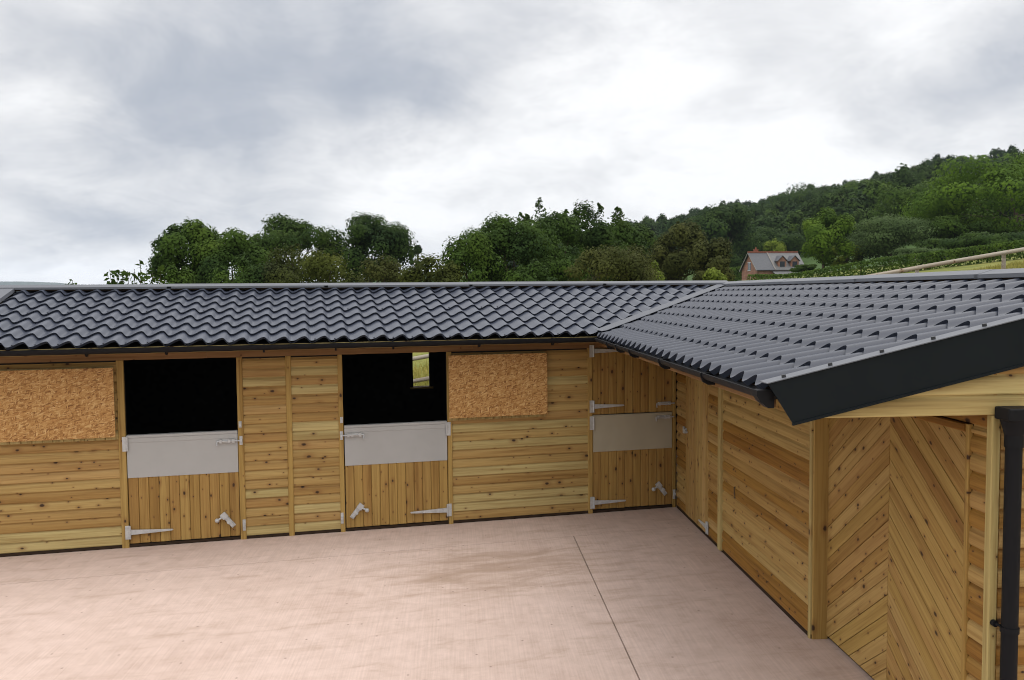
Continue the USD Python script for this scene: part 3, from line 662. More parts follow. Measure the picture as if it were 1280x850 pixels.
# verge at the far left end
put(roof, 'verge_flashing', cat(prism([(0, 0), (.19, 0), (.19, -.05), (.186, -.05), (.186, -.004), (0, -.004)], (LX - .19, ME - .02, MZ + .058 + SL * -.02), X, Z, (0, 1 / math.hypot(1, SL), SL / math.hypot(1, SL)), 2.52 * math.hypot(1, SL))), 'flashing_steel')
# valley flashing, folded along the valley
vz = lambda p: MZ + SL * (p[1] - ME)
def valley_strip(side, w0, w1, lift):
    p = []
    for q in (v_eave - vd * .03, v_ridge - vd * .05):
        for w in (w0, w1):
            xy = q + vn * side * w
            z = (MZ + SL * (xy[1] - ME)) if side > 0 else (WZ + SL * (wl(*xy)[0] - WE))
            p.append((xy[0], xy[1], z + lift))
    t_ = trimesh.Trimesh(p + [(a, b, c - .003) for a, b, c in p], [(0, 1, 3), (0, 3, 2), (4, 7, 5), (4, 6, 7), (0, 4, 5), (0, 5, 1), (1, 5, 7), (1, 7, 3), (3, 7, 6), (3, 6, 2), (2, 6, 4), (2, 4, 0)], process=False)
    if t_.volume < 0: t_.invert()
    return t_
put(roof, 'valley_flashing', cat(valley_strip(1, 0, .085, .046), valley_strip(-1, 0, .070, .046)), 'valley_steel')
# fascia, gutter
board(row, 'fascia', (WX, ME + .075, 2.150), X, O, v_eave[0] - WX + .1, .068, 'green_tinted_timber', t=.02, lap=False)
put(row, 'soffit', bx(WX, v_eave[0] + .1, ME + .08, .0, 2.184, 2.196), 'dark_gap')
gt = put(row, 'gutter', gutter_mesh((WX, ME + .052, 2.208), (v_eave[0] - .03, ME + .052, 2.208), -Y), 'black_plastic', smooth=40)
def gutter_bracket(parent, c, along, outv, drop=.075):
    c, along, outv = np.array(c, float), np.array(along, float), np.array(outv, float)
    return put(parent, 'gutter_bracket', prism([(-.002, .010), (.098, .010), (.098, -.01), (.080, -.050), (.045, -drop), (.0, -drop)], c - along * .009, outv, Z, along, .018), 'black_plastic')
for gx_ in (-7.55, -6.72, -5.955, -4.975, -4.22, -3.594, -2.62, -1.75): gutter_bracket(gt, (gx_, ME + .054, 2.206), X, -Y)
scr = []
r_ = np.random.default_rng(5)
for j in (0, 4):
    for i in range(-12, 18):
        if r_.random() < .62:
            a_ = -5.395 + COL * (i + .5) ; y_ = ME + .322 * j + .045
            if a_ < v_eave[0] - .1 + (y_ - ME) and a_ > LX: scr.append(cyl((a_, y_, MZ + SL * (y_ - ME) - .006), (a_, y_, MZ + SL * (y_ - ME) + .012), .009, 6))
tag(put(roof, 'roof_screws', cat(*scr), 'bolt_head'), kind='stuff')

# ------------------------------------------------------------------ the wing with the overhanging canopy, right
wing = thing('stable_wing', 'timber stable wing at the right with canopy roof, chevron boarded wall and black bargeboard', 'stable block', 'stable blocks around the yard', rotz=PHI)
OW = (-1, 0, 0); DW = (0, -1, 0)
camw = np.array([*wl(CAM[0], CAM[1]), CAM[2]])
YP, YG, REC = -4.136, -6.167, .1268
ww = put(wing, 'yard_wall', cat(bx(.030, .08, -.46, -.05, 0, 2.2), bx(.030, .08, YP + .02, -1.39, 0, 2.2), bx(.030, .08, -1.39, -.46, 2.0, 2.2), bx(REC + .026, REC + .08, YG + .12, YP, 0, 2.4)), 'dark_gap')
OB = ['orange_boards', 'pine_boards', 'orange_boards', 'pine_boards']
board_run(ww, (0, -.03, 0), DW, OW, .43, ZB, 2.15, OB, 41)
board_run(ww, (0, -1.39, 0), DW, OW, .405, ZB, 2.15, OB, 42)
board_run(ww, (0, -1.905, 0), DW, OW, 2.19, ZB, 2.15, OB, 43)
board(ww, 'batten', (.02, -1.904, .02), Z, OW, 2.13, .09, 'green_tinted_timber', t=.046, lap=False)
board(ww, 'batten', (.02, -4.134, .0), Z, OW, 2.15, .034, 'green_tinted_timber', t=.027, lap=False)
# return of the wall: a broad post standing against the set back chevron panel
board(ww, 'post', (REC + .012, YP + .03, .0), Z, DW, 2.2, REC - .0, 'frame_timber', t=.042, lap=False)
put(ww, 'sole_strip', bx(.004, .03, YP, -.03, .0, .034), 'dark_gap')
# plank door of the wing
wd = put(wing, 'stable_door', bx(.024, .05, -1.386, -.464, .05, 2.0), 'frame_timber')
tag(wd, 'plain plank door in the yard wall of the wing')
plank_run(wd, 'plank', (0, -.462, 0), DW, OW, .926, .04, 2.10, 'pine_boards', 51, 8)
put(wd, 'latch', cat(bx(-.03, -.0, -.515, -.47, 1.03, 1.09), cyl((-.02, -.60, 1.06), (-.02, -.42, 1.06), .009, 8), bx(-.022, 0, -.44, -.41, 1.02, 1.10)), 'galvanised_steel')
tee_hinge(wd, (-.006, -1.405, .12), -np.array(DW, float), OW, .34, .14); tee_hinge(wd, (-.006, -1.405, 1.85), -np.array(DW, float), OW, .34, .14)
put(ww, 'tether_staple', cat(cyl((-.012, -2.32, .68), (-.012, -2.32, .79), .0045, 8), cyl((-.012, -2.32, .68), (.01, -2.32, .68), .0045, 8), cyl((-.012, -2.32, .79), (.01, -2.32, .79), .0045, 8)), 'bolt_head')
# chevron panel
cp = put(wing, 'chevron_doors', bx(REC + .016, REC + .026, -5.935, -4.16, .03, 1.95), 'dark_gap')
tag(cp, 'chevron boarded panel of diagonal planks meeting at a centre line')
def chevron(y0, y1, rise, seed):
    """Diagonal planks between y0 and y1 (y1 nearer the yard's open end); rise: slope of a plank from y0 to y1."""
    r = np.random.default_rng(seed)
    rect = Polygon([(0, .03), (abs(y1 - y0), .03), (abs(y1 - y0), 1.955), (0, 1.955)])     # s = distance from y0, z
    ang = math.atan(rise); c, s_ = math.cos(ang), math.sin(ang); w = .102; k = -30
    while k < 45:
        off = k * w
        strip = Polygon([(-5, off), (5, off), (5, off + w - .005), (-5, off + w - .005)])
        loc = shapely.affinity.rotate(rect, -math.degrees(ang), origin=(0, 0)).intersection(strip)
        if not loc.is_empty and loc.area > .002:
            g = loc; x0 = g.bounds[0]
            msh = extrude(shapely.affinity.translate(g, -x0, -off), .016)
            along = np.array([0, -c, s_]); out = np.array([-1.0, 0, 0]); up = np.cross(out, along)
            o = np.array([REC + .016 + r.uniform(-.0015, .0015), y0, 0]) + along * x0 + up * off
            put(cp, 'plank', msh, ('pine_boards', 'frame_timber', 'door_planks', 'pine_boards')[r.integers(4)], frame=(o, along, up, out))
        k += 1
import shapely.affinity
chevron(-4.140, -5.078, .74, 61); chevron(-5.082, -5.932, -.70, 62)
board(cp, 'top_rail', (REC + .01, -4.14, 1.935), DW, OW, 1.795, .045, 'orange_boards', t=.03, lap=False)
board(cp, 'side_rail', (REC + .012, -5.966, .03), Z, OW, 1.95, .030, 'frame_timber', t=.026, lap=False)
board_run(ww, (REC, -4.15, 0), DW, OW, 2.0, 1.985, 2.3, ['orange_boards'], 63)
board_run(ww, (REC, -5.967, 0), DW, OW, .172, ZB, 1.985, ['pine_boards', 'orange_boards'], 64)
board(ww, 'corner_post', (REC + .045, YG + .05, .0), Z, DW, 2.058, .049, 'green_tinted_timber', t=.046, lap=False)
# gable end
gw = put(wing, 'gable_wall', cat(bx(.18, 3.62, YG + .030, YG + .08, 0, 2.1), prism([(-.95, 2.10), (3.75, 2.10), (3.75, 2.18), (RX, 2.745), (-.95, 2.2)], (0, YG + .080, 0), X, Z, -Y, .05)), 'dark_gap')
z = 2.062; k = 0
cutL = ((SL, 0, -1), (WE, 0, WZ - .012)); zt = 2.8
while z < 2.75:
    # each board cut to the rake on both sides
    xl = max(WE + .1, WE + (z - WZ - .0) / SL); xr = 2 * RX - xl
    msh = board_mesh(xr - xl + 0.0, .1095)
    o = np.array([xl, YG + .026, z])
    # cut: keep below the left and right rakes
    msh2 = msh
    for sgn, xe in ((1, WE), (-1, 2 * RX - WE)):
        n_l = np.array([sgn * SL, -1, 0]); o_l = np.array([xe - xl, WZ - .02 - z, 0])
        if msh2 is not None and len(msh2.faces): msh2 = trimesh.intersections.slice_mesh_plane(msh2, n_l, o_l, cap=False)
    if msh2 is not None and len(msh2.faces): msh2 = trimesh.intersections.slice_mesh_plane(msh2, np.array([1.0, 0, 0]), np.array([WE + .205 - xl, 0, 0]), cap=False)
    if msh2 is not None and len(msh2.faces): put(gw, 'board', msh2, ('green_tinted_timber', 'green_tinted_timber', 'pine_boards')[k % 3], frame=(o, X, Z, -Y))
    z += .1105; k += 1
board_run(gw, (.176, YG + .004, 0), X, DW, 3.45, ZB, 2.058, ['pine_boards', 'orange_boards'], 65, pitch=.108)
put(wing, 'far_wall', cat(bx(3.56, 3.62, YG + .08, 3.4, 0, 2.3), bx(.25, 3.55, -4.2, -4.14, 0, 2.2), bx(.02, 3.5, -.06, -.02, 0, 2.25)), 'dark_lining')
# downpipe with its hopper
PX = 0.1970
dp = put(wing, 'downpipe', cyl((PX, YG - .066, .0), (PX, YG - .066, 2.03), .041, 20), 'black_plastic', smooth=40)
put(dp, 'hopper', cat(cbx(PX - .075, PX + .085, YG - .135, YG - .008, 2.045, 2.112, .006), cyl((PX, YG - .066, 1.965), (PX, YG - .066, 2.05), .046, 20, .070), cyl((PX, YG - .066, 1.90), (PX, YG - .066, 1.97), .046, 20)), 'black_plastic', smooth=30)
for cz in (.915,): put(dp, 'pipe_clip', cat(cyl((PX, YG - .066, cz - .015), (PX, YG - .066, cz + .015), .047, 20), cyl((PX, YG - .066, cz), (.150, YG - .010, cz + .012), .009, 8), cyl((.150, YG - .02, cz + .012), (.150, YG + .01, cz + .012), .018, 10)), 'black_plastic', smooth=30)
# roof of the wing
ve_w, vr_w = wl(*v_eave), wl(*v_ridge); vdw = (vr_w - ve_w) / np.linalg.norm(vr_w - ve_w); vnw = np.array([vdw[1], -vdw[0]])
YT = YG + .075
# plan coordinates for tiles: a = distance along -y (towards the camera), b = distance up from the eave
q0, q1 = ve_w + vnw * .045 - vdw * .01, vr_w + vnw * .045
wpoly = Polygon([(-q0[1], 0), (-YT, 0), (-YT, RX - WE - .05), (-q1[1], RX - WE - .05), (-q1[1], q1[0] - WE)]).buffer(0)
wz = lambda p: WZ + SL * (p[0] - WE) - DK
ez = lambda p: WZ + SL * (2 * RX - p[0] - WE) - DK
wdeck = cat(deck([(WE + .03, YG + .02), (WE + .03, ve_w[1]), tuple(vr_w), (RX, YG + .02)], wz), deck([(RX, YG + .02), (RX, vr_w[1]), (2 * RX - WE, vr_w[1] + 1.9), (2 * RX - WE, YG + .02)], ez))
wroof = put(wing, 'roof', wdeck, 'dark_lining')
put(wroof, 'far_sheet', deck([(RX + .02, YG), (RX + .02, vr_w[1]), (2 * RX - WE, vr_w[1] + 1.9), (2 * RX - WE, YG)], lambda p: ez(p) + .05, .004), 'roof_steel')
roof_tiles(wroof, (WE, 0, WZ), -Y, X, SL, .302, 5.725, 9, wpoly, near=camw)
yy_ = YG - .03; k = 0
while yy_ < vr_w[1] - .1:
    y2 = min(yy_ + 2.0, vr_w[1] + .05)
    put(wroof, 'ridge_cap', prism(cap_section(.14, SL, lip=.030), (RX, y2 + .05, 2.882 + (.002 if k % 2 else 0)), X, Z, -Y, y2 - yy_ + .05), 'flashing_steel', smooth=20)
    yy_ = y2; k += 1
put(wroof, 'ridge_filler', prism([(-.12, -.075), (.12, -.075), (.10, -.028), (0, -.006), (-.10, -.028)], (RX, vr_w[1], 2.882), X, Z, -Y, vr_w[1] - YG), 'dark_gap')
# bargeboard: black steel face with a pale top strip held by screws
ln = math.hypot(1, SL); rise = np.array([1, 0, SL]) / ln; nrm = np.array([-SL, 0, 1]) / ln
YB = YG - .028
face = [(WE + .012, WZ - .008), (WE + .135, WZ - .180), (RX, WZ - .180 + SL * (RX - WE - .135) ), (2 * RX - WE - .135, WZ - .180), (2 * RX - WE - .012, WZ - .008), (RX, WZ + .012 + SL * (RX - WE))]
face[0] = (WE + .004, WZ + .027); face[4] = (2 * RX - WE - .004, WZ + .027); face[5] = (RX, WZ + .027 + SL * (RX - WE))
bf = put(wroof, 'bargeboard', prism(face, (0, YB, 0), X, Z, Y, .012), 'barge_steel')
lip = [(WE + .135, WZ - .180), (RX, WZ - .180 + SL * (RX - WE - .135)), (RX, WZ - .194 + SL * (RX - WE - .135)), (WE + .135, WZ - .194)]
put(bf, 'drip_edge', prism(lip, (0, YB - .008, 0), X, Z, Y, .02), 'barge_steel')
tp = lambda x_: WZ + SL * (x_ - WE) + .034
strip = [(WE - .005, tp(WE - .005)), (RX, tp(RX)), (RX, tp(RX) - .005), (WE - .005, tp(WE - .005) - .005)]
put(wroof, 'verge_flashing', prism(strip, (0, YB - .006, 0), X, Z, Y, .112), 'flashing_steel')
for x_ in (-1.02, -.77, -.49, -.21, .07, .34, .62): put(wroof, 'screw', cyl((x_, YB + .035, tp(x_) - .002), (x_ - .003, YB + .035, tp(x_) + .014), .012, 8), 'bolt_head')
# fascia, gutter with end cap
ge0, ge1 = ve_w[1] - .12, YG + .07
board(wing, 'fascia', (WE + .075, ge0, 2.118), DW, OW, ge0 - (YG + .05), .094, 'eave_shade_timber', t=.02, lap=False)
put(wing, 'soffit', bx(WE + .08, .03, YG + .08, ge0 + .2, 2.176, 2.188), 'dark_gap')
wg = put(wing, 'gutter', gutter_mesh((WE + .050, ge1 + .02, 2.204), (WE + .050, ge0, 2.204), -X, .042), 'black_plastic', smooth=40)
put(wg, 'end_cap', cat(prism([(-.004, .01), (.090, .01), (.090, -.02), (.072, -.050), (.03, -.085), (-.004, -.085)], (WE + .05, ge1 + .02, 2.204), -X, Z, -Y, .07)), 'black_plastic')
for y_ in (-1.54, -2.084, -2.752, -3.924, -5.096): gutter_bracket(wg, (WE + .054, y_, 2.200), Y, -X, .070)

# ------------------------------------------------------------------ post and rail fence behind the stables
A0 = np.array([-2.30, 7.0]); B0 = np.array([10.25, 4.95])
tA, tB = polar(525, 447, 17.0), None
def on_line_ray(px, py):
    """Point over the fence line under a pixel."""
    d = dir_of(px, py); e = B0 - A0; M = np.array([[e[0], -d[0]], [e[1], -d[1]]]); s, t = np.linalg.solve(M, CAM[:2] - A0); return s, CAM[2] + d[2] * t
s1, z1 = on_line_ray(525, 447); s2, z2 = on_line_ray(1272, 313); sm, zm = on_line_ray(1110, 341)
fence = thing('rail_fence', 'weathered post and half round rail fence climbing the bank behind the stables', 'fence')
def rail_z(s): return np.interp(s, [s1 - 2, s1 - .3, s1, sm, s2, s2 + 1], [z1 - .3 * (zm - z1) / (sm - s1) - .3, z1 - .3 * (zm - z1) / (sm - s1), z1, zm, z2, z2 + (z2 - zm) / (s2 - sm)])
Lf = np.linalg.norm(B0 - A0); fd = np.append((B0 - A0) / Lf, 0)
s2p, _ = on_line_ray(1258, 325)
sp = 1.9 / Lf
posts = s2p + sp * np.arange(-13, 4)
def fpt(s, dz=0.0): return np.array([*(A0 + (B0 - A0) * s), rail_z(s) + dz])
for s in posts:
    p = fpt(s); g = float(ground(p[0], p[1]))
    put(fence, 'post', cat(cyl((p[0], p[1] + .07, g - .2), (p[0], p[1] + .07, p[2] + .02), .045, 10, .04)), 'weathered_rail', smooth=30)
def half_round(p0, p1, r=.056):
    p0, p1 = np.array(p0), np.array(p1); t = p1 - p0; L_ = np.linalg.norm(t); t = t / L_; o_ = np.array([fd[1], -fd[0], 0]); u_ = np.cross(t, o_) * (1 if np.cross(t, o_)[2] > 0 else -1)
    an = np.linspace(-np.pi / 2, np.pi / 2, 9); sec = [(r * math.cos(q), r * math.sin(q)) for q in an]
    e = extrude(Polygon(sec), L_)
    R = np.array([o_, u_, t])
    return e, (p0, o_, u_, t)
for k in range(0, len(posts) - 1, 2):
    for dz in (0.0, -.45, -.88):
        a_, b_ = posts[k], posts[min(k + 2, len(posts) - 1)]
        p0, p1 = fpt(a_ - .004, dz), fpt(b_ + .004, dz)
        e, fr = half_round(p0, p1, .043)
        # rail's own x axis along its length
        o_, o1, u1, t1 = fr; loc = np.array(e.vertices)[:, [2, 0, 1]]
        put(fence, 'rail', trimesh.Trimesh(loc, e.faces if np.linalg.det(np.array([t1, o1, u1])) > 0 else e.faces[:, ::-1], process=False), 'weathered_rail', smooth=40, frame=(o_, t1, o1, u1))

# ------------------------------------------------------------------ vegetation
def leaves(c, n, size, r, aspect=1.5):
    """Leaf-sized bent quads at the points c with facing normals n."""
    k = len(c)
    a = np.cross(n, r.normal(size=(k, 3))); a /= np.linalg.norm(a, axis=1, keepdims=True) + 1e-9
    b = np.cross(n, a); s = size * r.uniform(.6, 1.35, (k, 1))
    v = np.stack([c - a * s * aspect * .5, c + b * s * .5 - n * s * .08, c + a * s * aspect * .5, c - b * s * .5 - n * s * .08], 1).reshape(-1, 3)
    i = np.arange(k) * 4
    return v, np.vstack([np.stack([i, i + 2, i + 1], 1), np.stack([i, i + 3, i + 2], 1)])
def crown_points(center, rad, nclump, n, r, clump=.34, top_bias=.25, hollow=.35):
    """Points and normals on lumpy clumps spread through an ellipsoid."""
    d = r.normal(size=(nclump, 3)); d[:, 2] += top_bias * 1.2; d /= np.linalg.norm(d, axis=1, keepdims=True)
    rad_f = r.uniform(hollow, .86, (nclump, 1)) ** .6
    cc = d * rad_f; cc[:, 2] = np.maximum(cc[:, 2], -.78)
    cr = clump * r.uniform(.6, 1.3, nclump)
    idx = r.choice(nclump, n, p=cr ** 2 / (cr ** 2).sum())
    q = r.normal(size=(n, 3)); q[:, 2] += .35; q /= np.linalg.norm(q, axis=1, keepdims=True)
    rr_ = r.uniform(.55, 1.06, (n, 1)) * (1 + .22 * (meshkit.noise(q * 3.1 + idx[:, None] * 7.7) - .5)[:, None] * 2)
    p = cc[idx] + q * cr[idx][:, None] * rr_
    nn = q * 1.0 + p * .35 + r.normal(size=(n, 3)) * .30; nn[:, 2] += .15; nn /= np.linalg.norm(nn, axis=1, keepdims=True)
    crown_points.soft = q * .8 + p * .5 + np.array([0, 0, .1])
    p = p * .95
    return np.array(center) + p * np.array(rad), nn, cc * np.array(rad) + np.array(center)
def soften(prim, soft):
    nv = np.repeat(soft / np.linalg.norm(soft, axis=1, keepdims=True), 4, axis=0)
    gm = UsdGeom.Mesh(prim); gm.CreateNormalsAttr(Vt.Vec3fArray.FromNumpy(nv.astype(np.float32))); gm.SetNormalsInterpolation('vertex')
def limb(p0, p1, r0, r1, n=6): return cyl(p0, p1, r0, n, r1)
GROUPS = {'hedge_bush': 'bushes along the field edge behind the roof', 'ash_tree': 'ash trees behind the roof', 'oak_tree': 'dark oaks in the landscape', 'field_maple': 'field maples in the thicket', 'young_ash': 'young ashes in the thicket', 'dark_thorn': 'thorn bushes', 'copper_tree': 'bronze tinged trees', 'lime_bush': 'yellow green bushes', 'sycamore_tree': 'sycamores on the right', 'sapling': 'saplings at the ridge'}
def tree(name, label, category, px, width_px, top_py, dist, mat, seed, n=6000, leaf=.16, nclump=26, clump=.34, base_frac=.25, group=None, shoots=0, lean=0.0, depth=1.0, bottom_py=None, hollow=.35):
    """A tree or bush standing where the photograph shows it: its middle, width and top in the photograph's pixels, at a distance."""
    r = np.random.default_rng(seed)
    x, y, zt_ = polar(px, top_py, dist); g = float(ground(x, y)); h = max(zt_ - g, .8)
    rw = width_px / FPX * dist / 2 / math.cos(math.atan((px - 635.7) / FPX))
    zb = g + h * base_frac
    if bottom_py is not None: zb = polar(px, bottom_py, dist)[2]
    rz = (zt_ - zb) / 2
    n = int(n * 2.0); t = thing(name, label, category, group or GROUPS.get(name), loc=(x, y, g))
    c = np.array([0, 0, zb - g + rz])
    P, Nn, cc = crown_points(c, (rw, rw * depth, rz), nclump, n, r, clump, hollow=hollow)
    soft = crown_points.soft
    if shoots:
        for k in range(shoots):
            sx, hh = r.uniform(-.75, .75) * rw, r.uniform(.10, .20) * h
            m_ = int(n * .010); tt = r.uniform(0, 1, m_) ** .8
            base = np.array([sx, r.uniform(-.3, .3) * rw, c[2] + rz * math.sqrt(max(.05, 1 - (sx / rw) ** 2)) * .8])
            q = base + np.stack([r.normal(size=m_) * .20 * hh * (1.2 - tt) + np.sin(tt * 9 + k) * .07 * hh, r.normal(size=m_) * .20 * hh * (1.2 - tt), tt * hh * r.uniform(.95, 1.3)], 1)
            P = np.vstack([P, q]); nq = r.normal(size=(m_, 3)); Nn = np.vstack([Nn, nq / np.linalg.norm(nq, axis=1, keepdims=True)]); soft = np.vstack([soft, nq * .3 + np.array([0, -.3, .6])])
    vv, ff = leaves(P, Nn, leaf * .74, r)
    tr = max(.05, .018 * h)
    wood_m = [limb((0, 0, -.3), (0, 0, c[2] * .75), tr * 1.4, tr, 8)]
    for q in cc[r.choice(len(cc), min(9, len(cc)), replace=False)]:
        s_ = np.array([0, 0, c[2] * r.uniform(.35, .75)]); wood_m.append(limb(s_, q, tr * .6, tr * .12, 5))
    put(t, 'trunk', cat(*wood_m), 'bark', smooth=40)
    soften(put(t, 'crown', trimesh.Trimesh(vv, ff, process=False), mat), soft)
    return t

T = tree
# left pair of ash-like trees with open crowns
T('ash_tree', 'leftmost tall tree behind the roof, open crown with sky showing through', 'tree', 238, 96, 277, 52, 'ash_leaves', 101, n=7600, leaf=.17, nclump=30, clump=.30, bottom_py=376, hollow=.4)
T('ash_tree', 'rounded bright green tree touching the leftmost open crowned tree', 'tree', 290, 104, 284, 50, 'ash_leaves', 102, n=7500, leaf=.16, nclump=26, bottom_py=380)
T('oak_tree', 'broad dark flat topped tree left of the domed one, wide crown', 'tree', 366, 120, 270, 82, 'oak_leaves', 103, n=8500, leaf=.24, nclump=40, clump=.28, bottom_py=362, hollow=.35)
T('oak_tree', 'dark domed tree standing right of the flat topped one', 'tree', 462, 104, 271, 80, 'oak_leaves', 104, n=9000, leaf=.24, nclump=38, bottom_py=366)
T('small_tree', 'tiny far tree in the gap right of the domed dark tree', 'tree', 522, 30, 306, 120, 'oak_leaves', 105, n=900, leaf=.3, nclump=10, bottom_py=340)
hed = [(215, 60, 332, 'ash_leaves', 'low green bush under the leftmost tree, at the roof ridge'), (350, 100, 312, 'bramble_leaves', 'yellowish green bush below the broad flat topped tree'), (405, 100, 306, 'bramble_leaves', 'tall yellow tinged bush below the domed dark tree'),
       (478, 90, 316, 'brown_leaves', 'brownish bush right of the tall yellow tinged one'), (540, 80, 322, 'bramble_leaves', 'low olive bush just left of the big green thicket'), (305, 80, 322, 'ash_leaves', 'green bush below the rounded bright tree')]
for i, (a_, w_, t_, m_, l_) in enumerate(hed): T('hedge_bush', l_, 'bush', a_, w_, t_, 42 + i % 2 * 4, m_, 120 + i, n=3600, leaf=.13, nclump=18, base_frac=.0)
# the big thicket in the middle
T('field_maple', 'large rounded green tree filling the middle behind the roof', 'tree', 640, 170, 268, 46, 'ash_leaves', 131, n=13000, leaf=.15, nclump=46, clump=.27, base_frac=.02)
T('young_ash', 'green tree with upright leafy shoots above the large rounded tree', 'tree', 690, 110, 262, 52, 'ash_leaves', 132, n=7000, leaf=.16, nclump=24, clump=.3, base_frac=.1, shoots=5)
T('young_ash', 'tree with two pointed tops right of the upright shoots', 'tree', 742, 90, 262, 55, 'oak_leaves', 133, n=6000, leaf=.17, nclump=22, clump=.3, base_frac=.1, shoots=3)
T('field_maple', 'green tree sloping down to the right of the pointed tops', 'tree', 770, 80, 270, 62, 'ash_leaves', 134, n=5500, leaf=.19, nclump=22, base_frac=.1)
T('dark_thorn', 'dark brownish tree low in front of the pointed tops', 'bush', 765, 120, 306, 40, 'brown_leaves', 135, n=5200, leaf=.12, nclump=24, base_frac=.0)
T('field_maple', 'smaller green tree at the left edge of the large rounded tree', 'tree', 590, 90, 288, 44, 'ash_leaves', 136, n=5200, leaf=.14, nclump=22, base_frac=.02)
T('dark_thorn', 'small dark tree in the dip between thicket and hill', 'tree', 800, 60, 282, 75, 'oak_leaves', 137, n=3600, leaf=.22, nclump=18, base_frac=.05)
# brown and yellow bushes left of the house
T('copper_tree', 'tall bronze brown tree between the thicket and the brick house', 'tree', 848, 76, 276, 70, 'brown_leaves', 141, n=6000, leaf=.21, nclump=24, base_frac=.03)
T('copper_tree', 'shorter bronze tinged tree just left of the brick house', 'tree', 888, 62, 298, 66, 'brown_leaves', 142, n=4200, leaf=.19, nclump=20, base_frac=.03)
T('lime_bush', 'yellow green bush at the ridge below the bronze brown tree', 'bush', 815, 44, 322, 52, 'lime_leaves', 143, n=2200, leaf=.15, nclump=14, base_frac=.0)
T('lime_bush', 'small yellow green bush at the ridge beside the brick house', 'bush', 893, 40, 336, 60, 'lime_leaves', 144, n=1500, leaf=.16, nclump=12, base_frac=.0)
T('oak_tree', 'big dark tree on the slope above the bronze trees', 'tree', 905, 110, 260, 190, 'oak_leaves', 145, n=6500, leaf=.5, nclump=26, base_frac=.05)
T('oak_tree', 'dark tree directly behind the brick house chimney', 'tree', 960, 80, 284, 210, 'oak_leaves', 146, n=4500, leaf=.5, nclump=22, base_frac=.05)
T('lime_bush', 'round yellow green bush just behind the house roof', 'bush', 972, 36, 298, 175, 'lime_leaves', 147, n=1800, leaf=.36, nclump=12, base_frac=.0)
# right of the house
T('poplar_tree', 'slender light green tree right of the brick house', 'tree', 1030, 62, 262, 112, 'bright_leaves', 151, n=6500, leaf=.26, nclump=26, clump=.32, base_frac=.02)
T('willow_tree', 'wide grey green willow above the hedge', 'tree', 1114, 118, 270, 118, 'willow_leaves', 152, n=9000, leaf=.24, nclump=34, clump=.32, base_frac=.0)
T('sycamore_tree', 'rounded mid green tree behind the grey green willow', 'tree', 1165, 110, 230, 165, 'ash_leaves', 153, n=7000, leaf=.42, nclump=30, base_frac=.05)
T('sycamore_tree', 'large bright green tree at the right edge of the picture', 'tree', 1272, 190, 194, 128, 'bright_leaves', 154, n=13000, leaf=.36, nclump=44, clump=.26, base_frac=.03, hollow=.5)
T('sycamore_tree', 'green tree between the willow and the large bright tree', 'tree', 1205, 90, 262, 122, 'ash_leaves', 155, n=5500, leaf=.3, nclump=24, base_frac=.02)
T('dark_thorn', 'dark thorn bush behind the hedge below the bright tree', 'bush', 1232, 90, 290, 100, 'oak_leaves', 156, n=4500, leaf=.24, nclump=20, base_frac=.0)
T('sycamore_tree', 'mid green tree on the slope above the light green slender tree', 'tree', 1080, 90, 226, 300, 'ash_leaves', 157, n=5000, leaf=.7, nclump=26, base_frac=.05)
T('lime_bush', 'pale green bush right beside the slender light green tree', 'bush', 1058, 44, 300, 116, 'lime_leaves', 158, n=1900, leaf=.26, nclump=14, base_frac=.0)
T('oak_tree', 'very dark tree in the middle of the slope', 'tree', 1010, 110, 232, 330, 'oak_leaves', 159, n=5200, leaf=.75, nclump=26, base_frac=.05)

T('hedge_bush', 'bush filling the foot of the large rounded tree', 'bush', 662, 70, 326, 41, 'ash_leaves', 171, n=2600, leaf=.13, nclump=16, base_frac=0)
T('dark_thorn', 'low dark bush between the brick house and the slender light tree', 'bush', 1006, 36, 330, 118, 'oak_leaves', 172, n=1500, leaf=.26, nclump=12, base_frac=0)
T('dark_thorn', 'low bush under the right side of the grey green willow', 'bush', 1152, 60, 306, 98, 'willow_leaves', 173, n=2600, leaf=.24, nclump=16, base_frac=0)
T('dark_thorn', 'dark bush filling the gap left of the bright right edge tree', 'bush', 1195, 80, 292, 108, 'oak_leaves', 174, n=2600, leaf=.26, nclump=16, base_frac=0)
# saplings peeping over the ridge at the left
def sapling(label, px, width_px, top_py, dist, nst, seed, mat='brown_leaves'):
    r = np.random.default_rng(seed); x, y, zt_ = polar(px, top_py, dist); g = float(ground(x, y)); h = zt_ - g
    t = thing('sapling', label, 'sapling', GROUPS['sapling'], loc=(x, y, g)); rw = width_px / FPX * dist / 2
    st, P, Nn = [], [], []
    for k in range(nst):
        u = -1 + 2 * (k + .5) / nst + r.uniform(-.1, .1); hh = h * (r.uniform(.93, .99) if k != int(nst * .62) else 1.0)
        top = np.array([u * rw, r.uniform(-.4, .4) * rw, hh]); s0 = np.array([u * rw * .35, 0, -.2]); st.append(limb(s0, top, .022, .006, 5))
        m_ = 30
        tt = r.uniform(.80, 1.0, m_)
        P.append(s0 + (top - s0) * tt[:, None] + r.normal(size=(m_, 3)) * .05); Nn.append(r.normal(size=(m_, 3)))
    P, Nn = np.vstack(P), np.vstack(Nn); Nn /= np.linalg.norm(Nn, axis=1, keepdims=True)
    vv, ff = leaves(P, Nn, .085, r, 1.8)
    put(t, 'trunk', cat(*st), 'bark'); put(t, 'crown', trimesh.Trimesh(vv, ff, process=False), mat)
sapling('thin leafy sapling with upright shoots left of the leftmost tree', 166, 62, 330, 24, 9, 201, 'oak_leaves')
sapling('tiny tuft of leaves at the ridge, farthest left', 90, 18, 350, 22, 3, 202, 'oak_leaves')

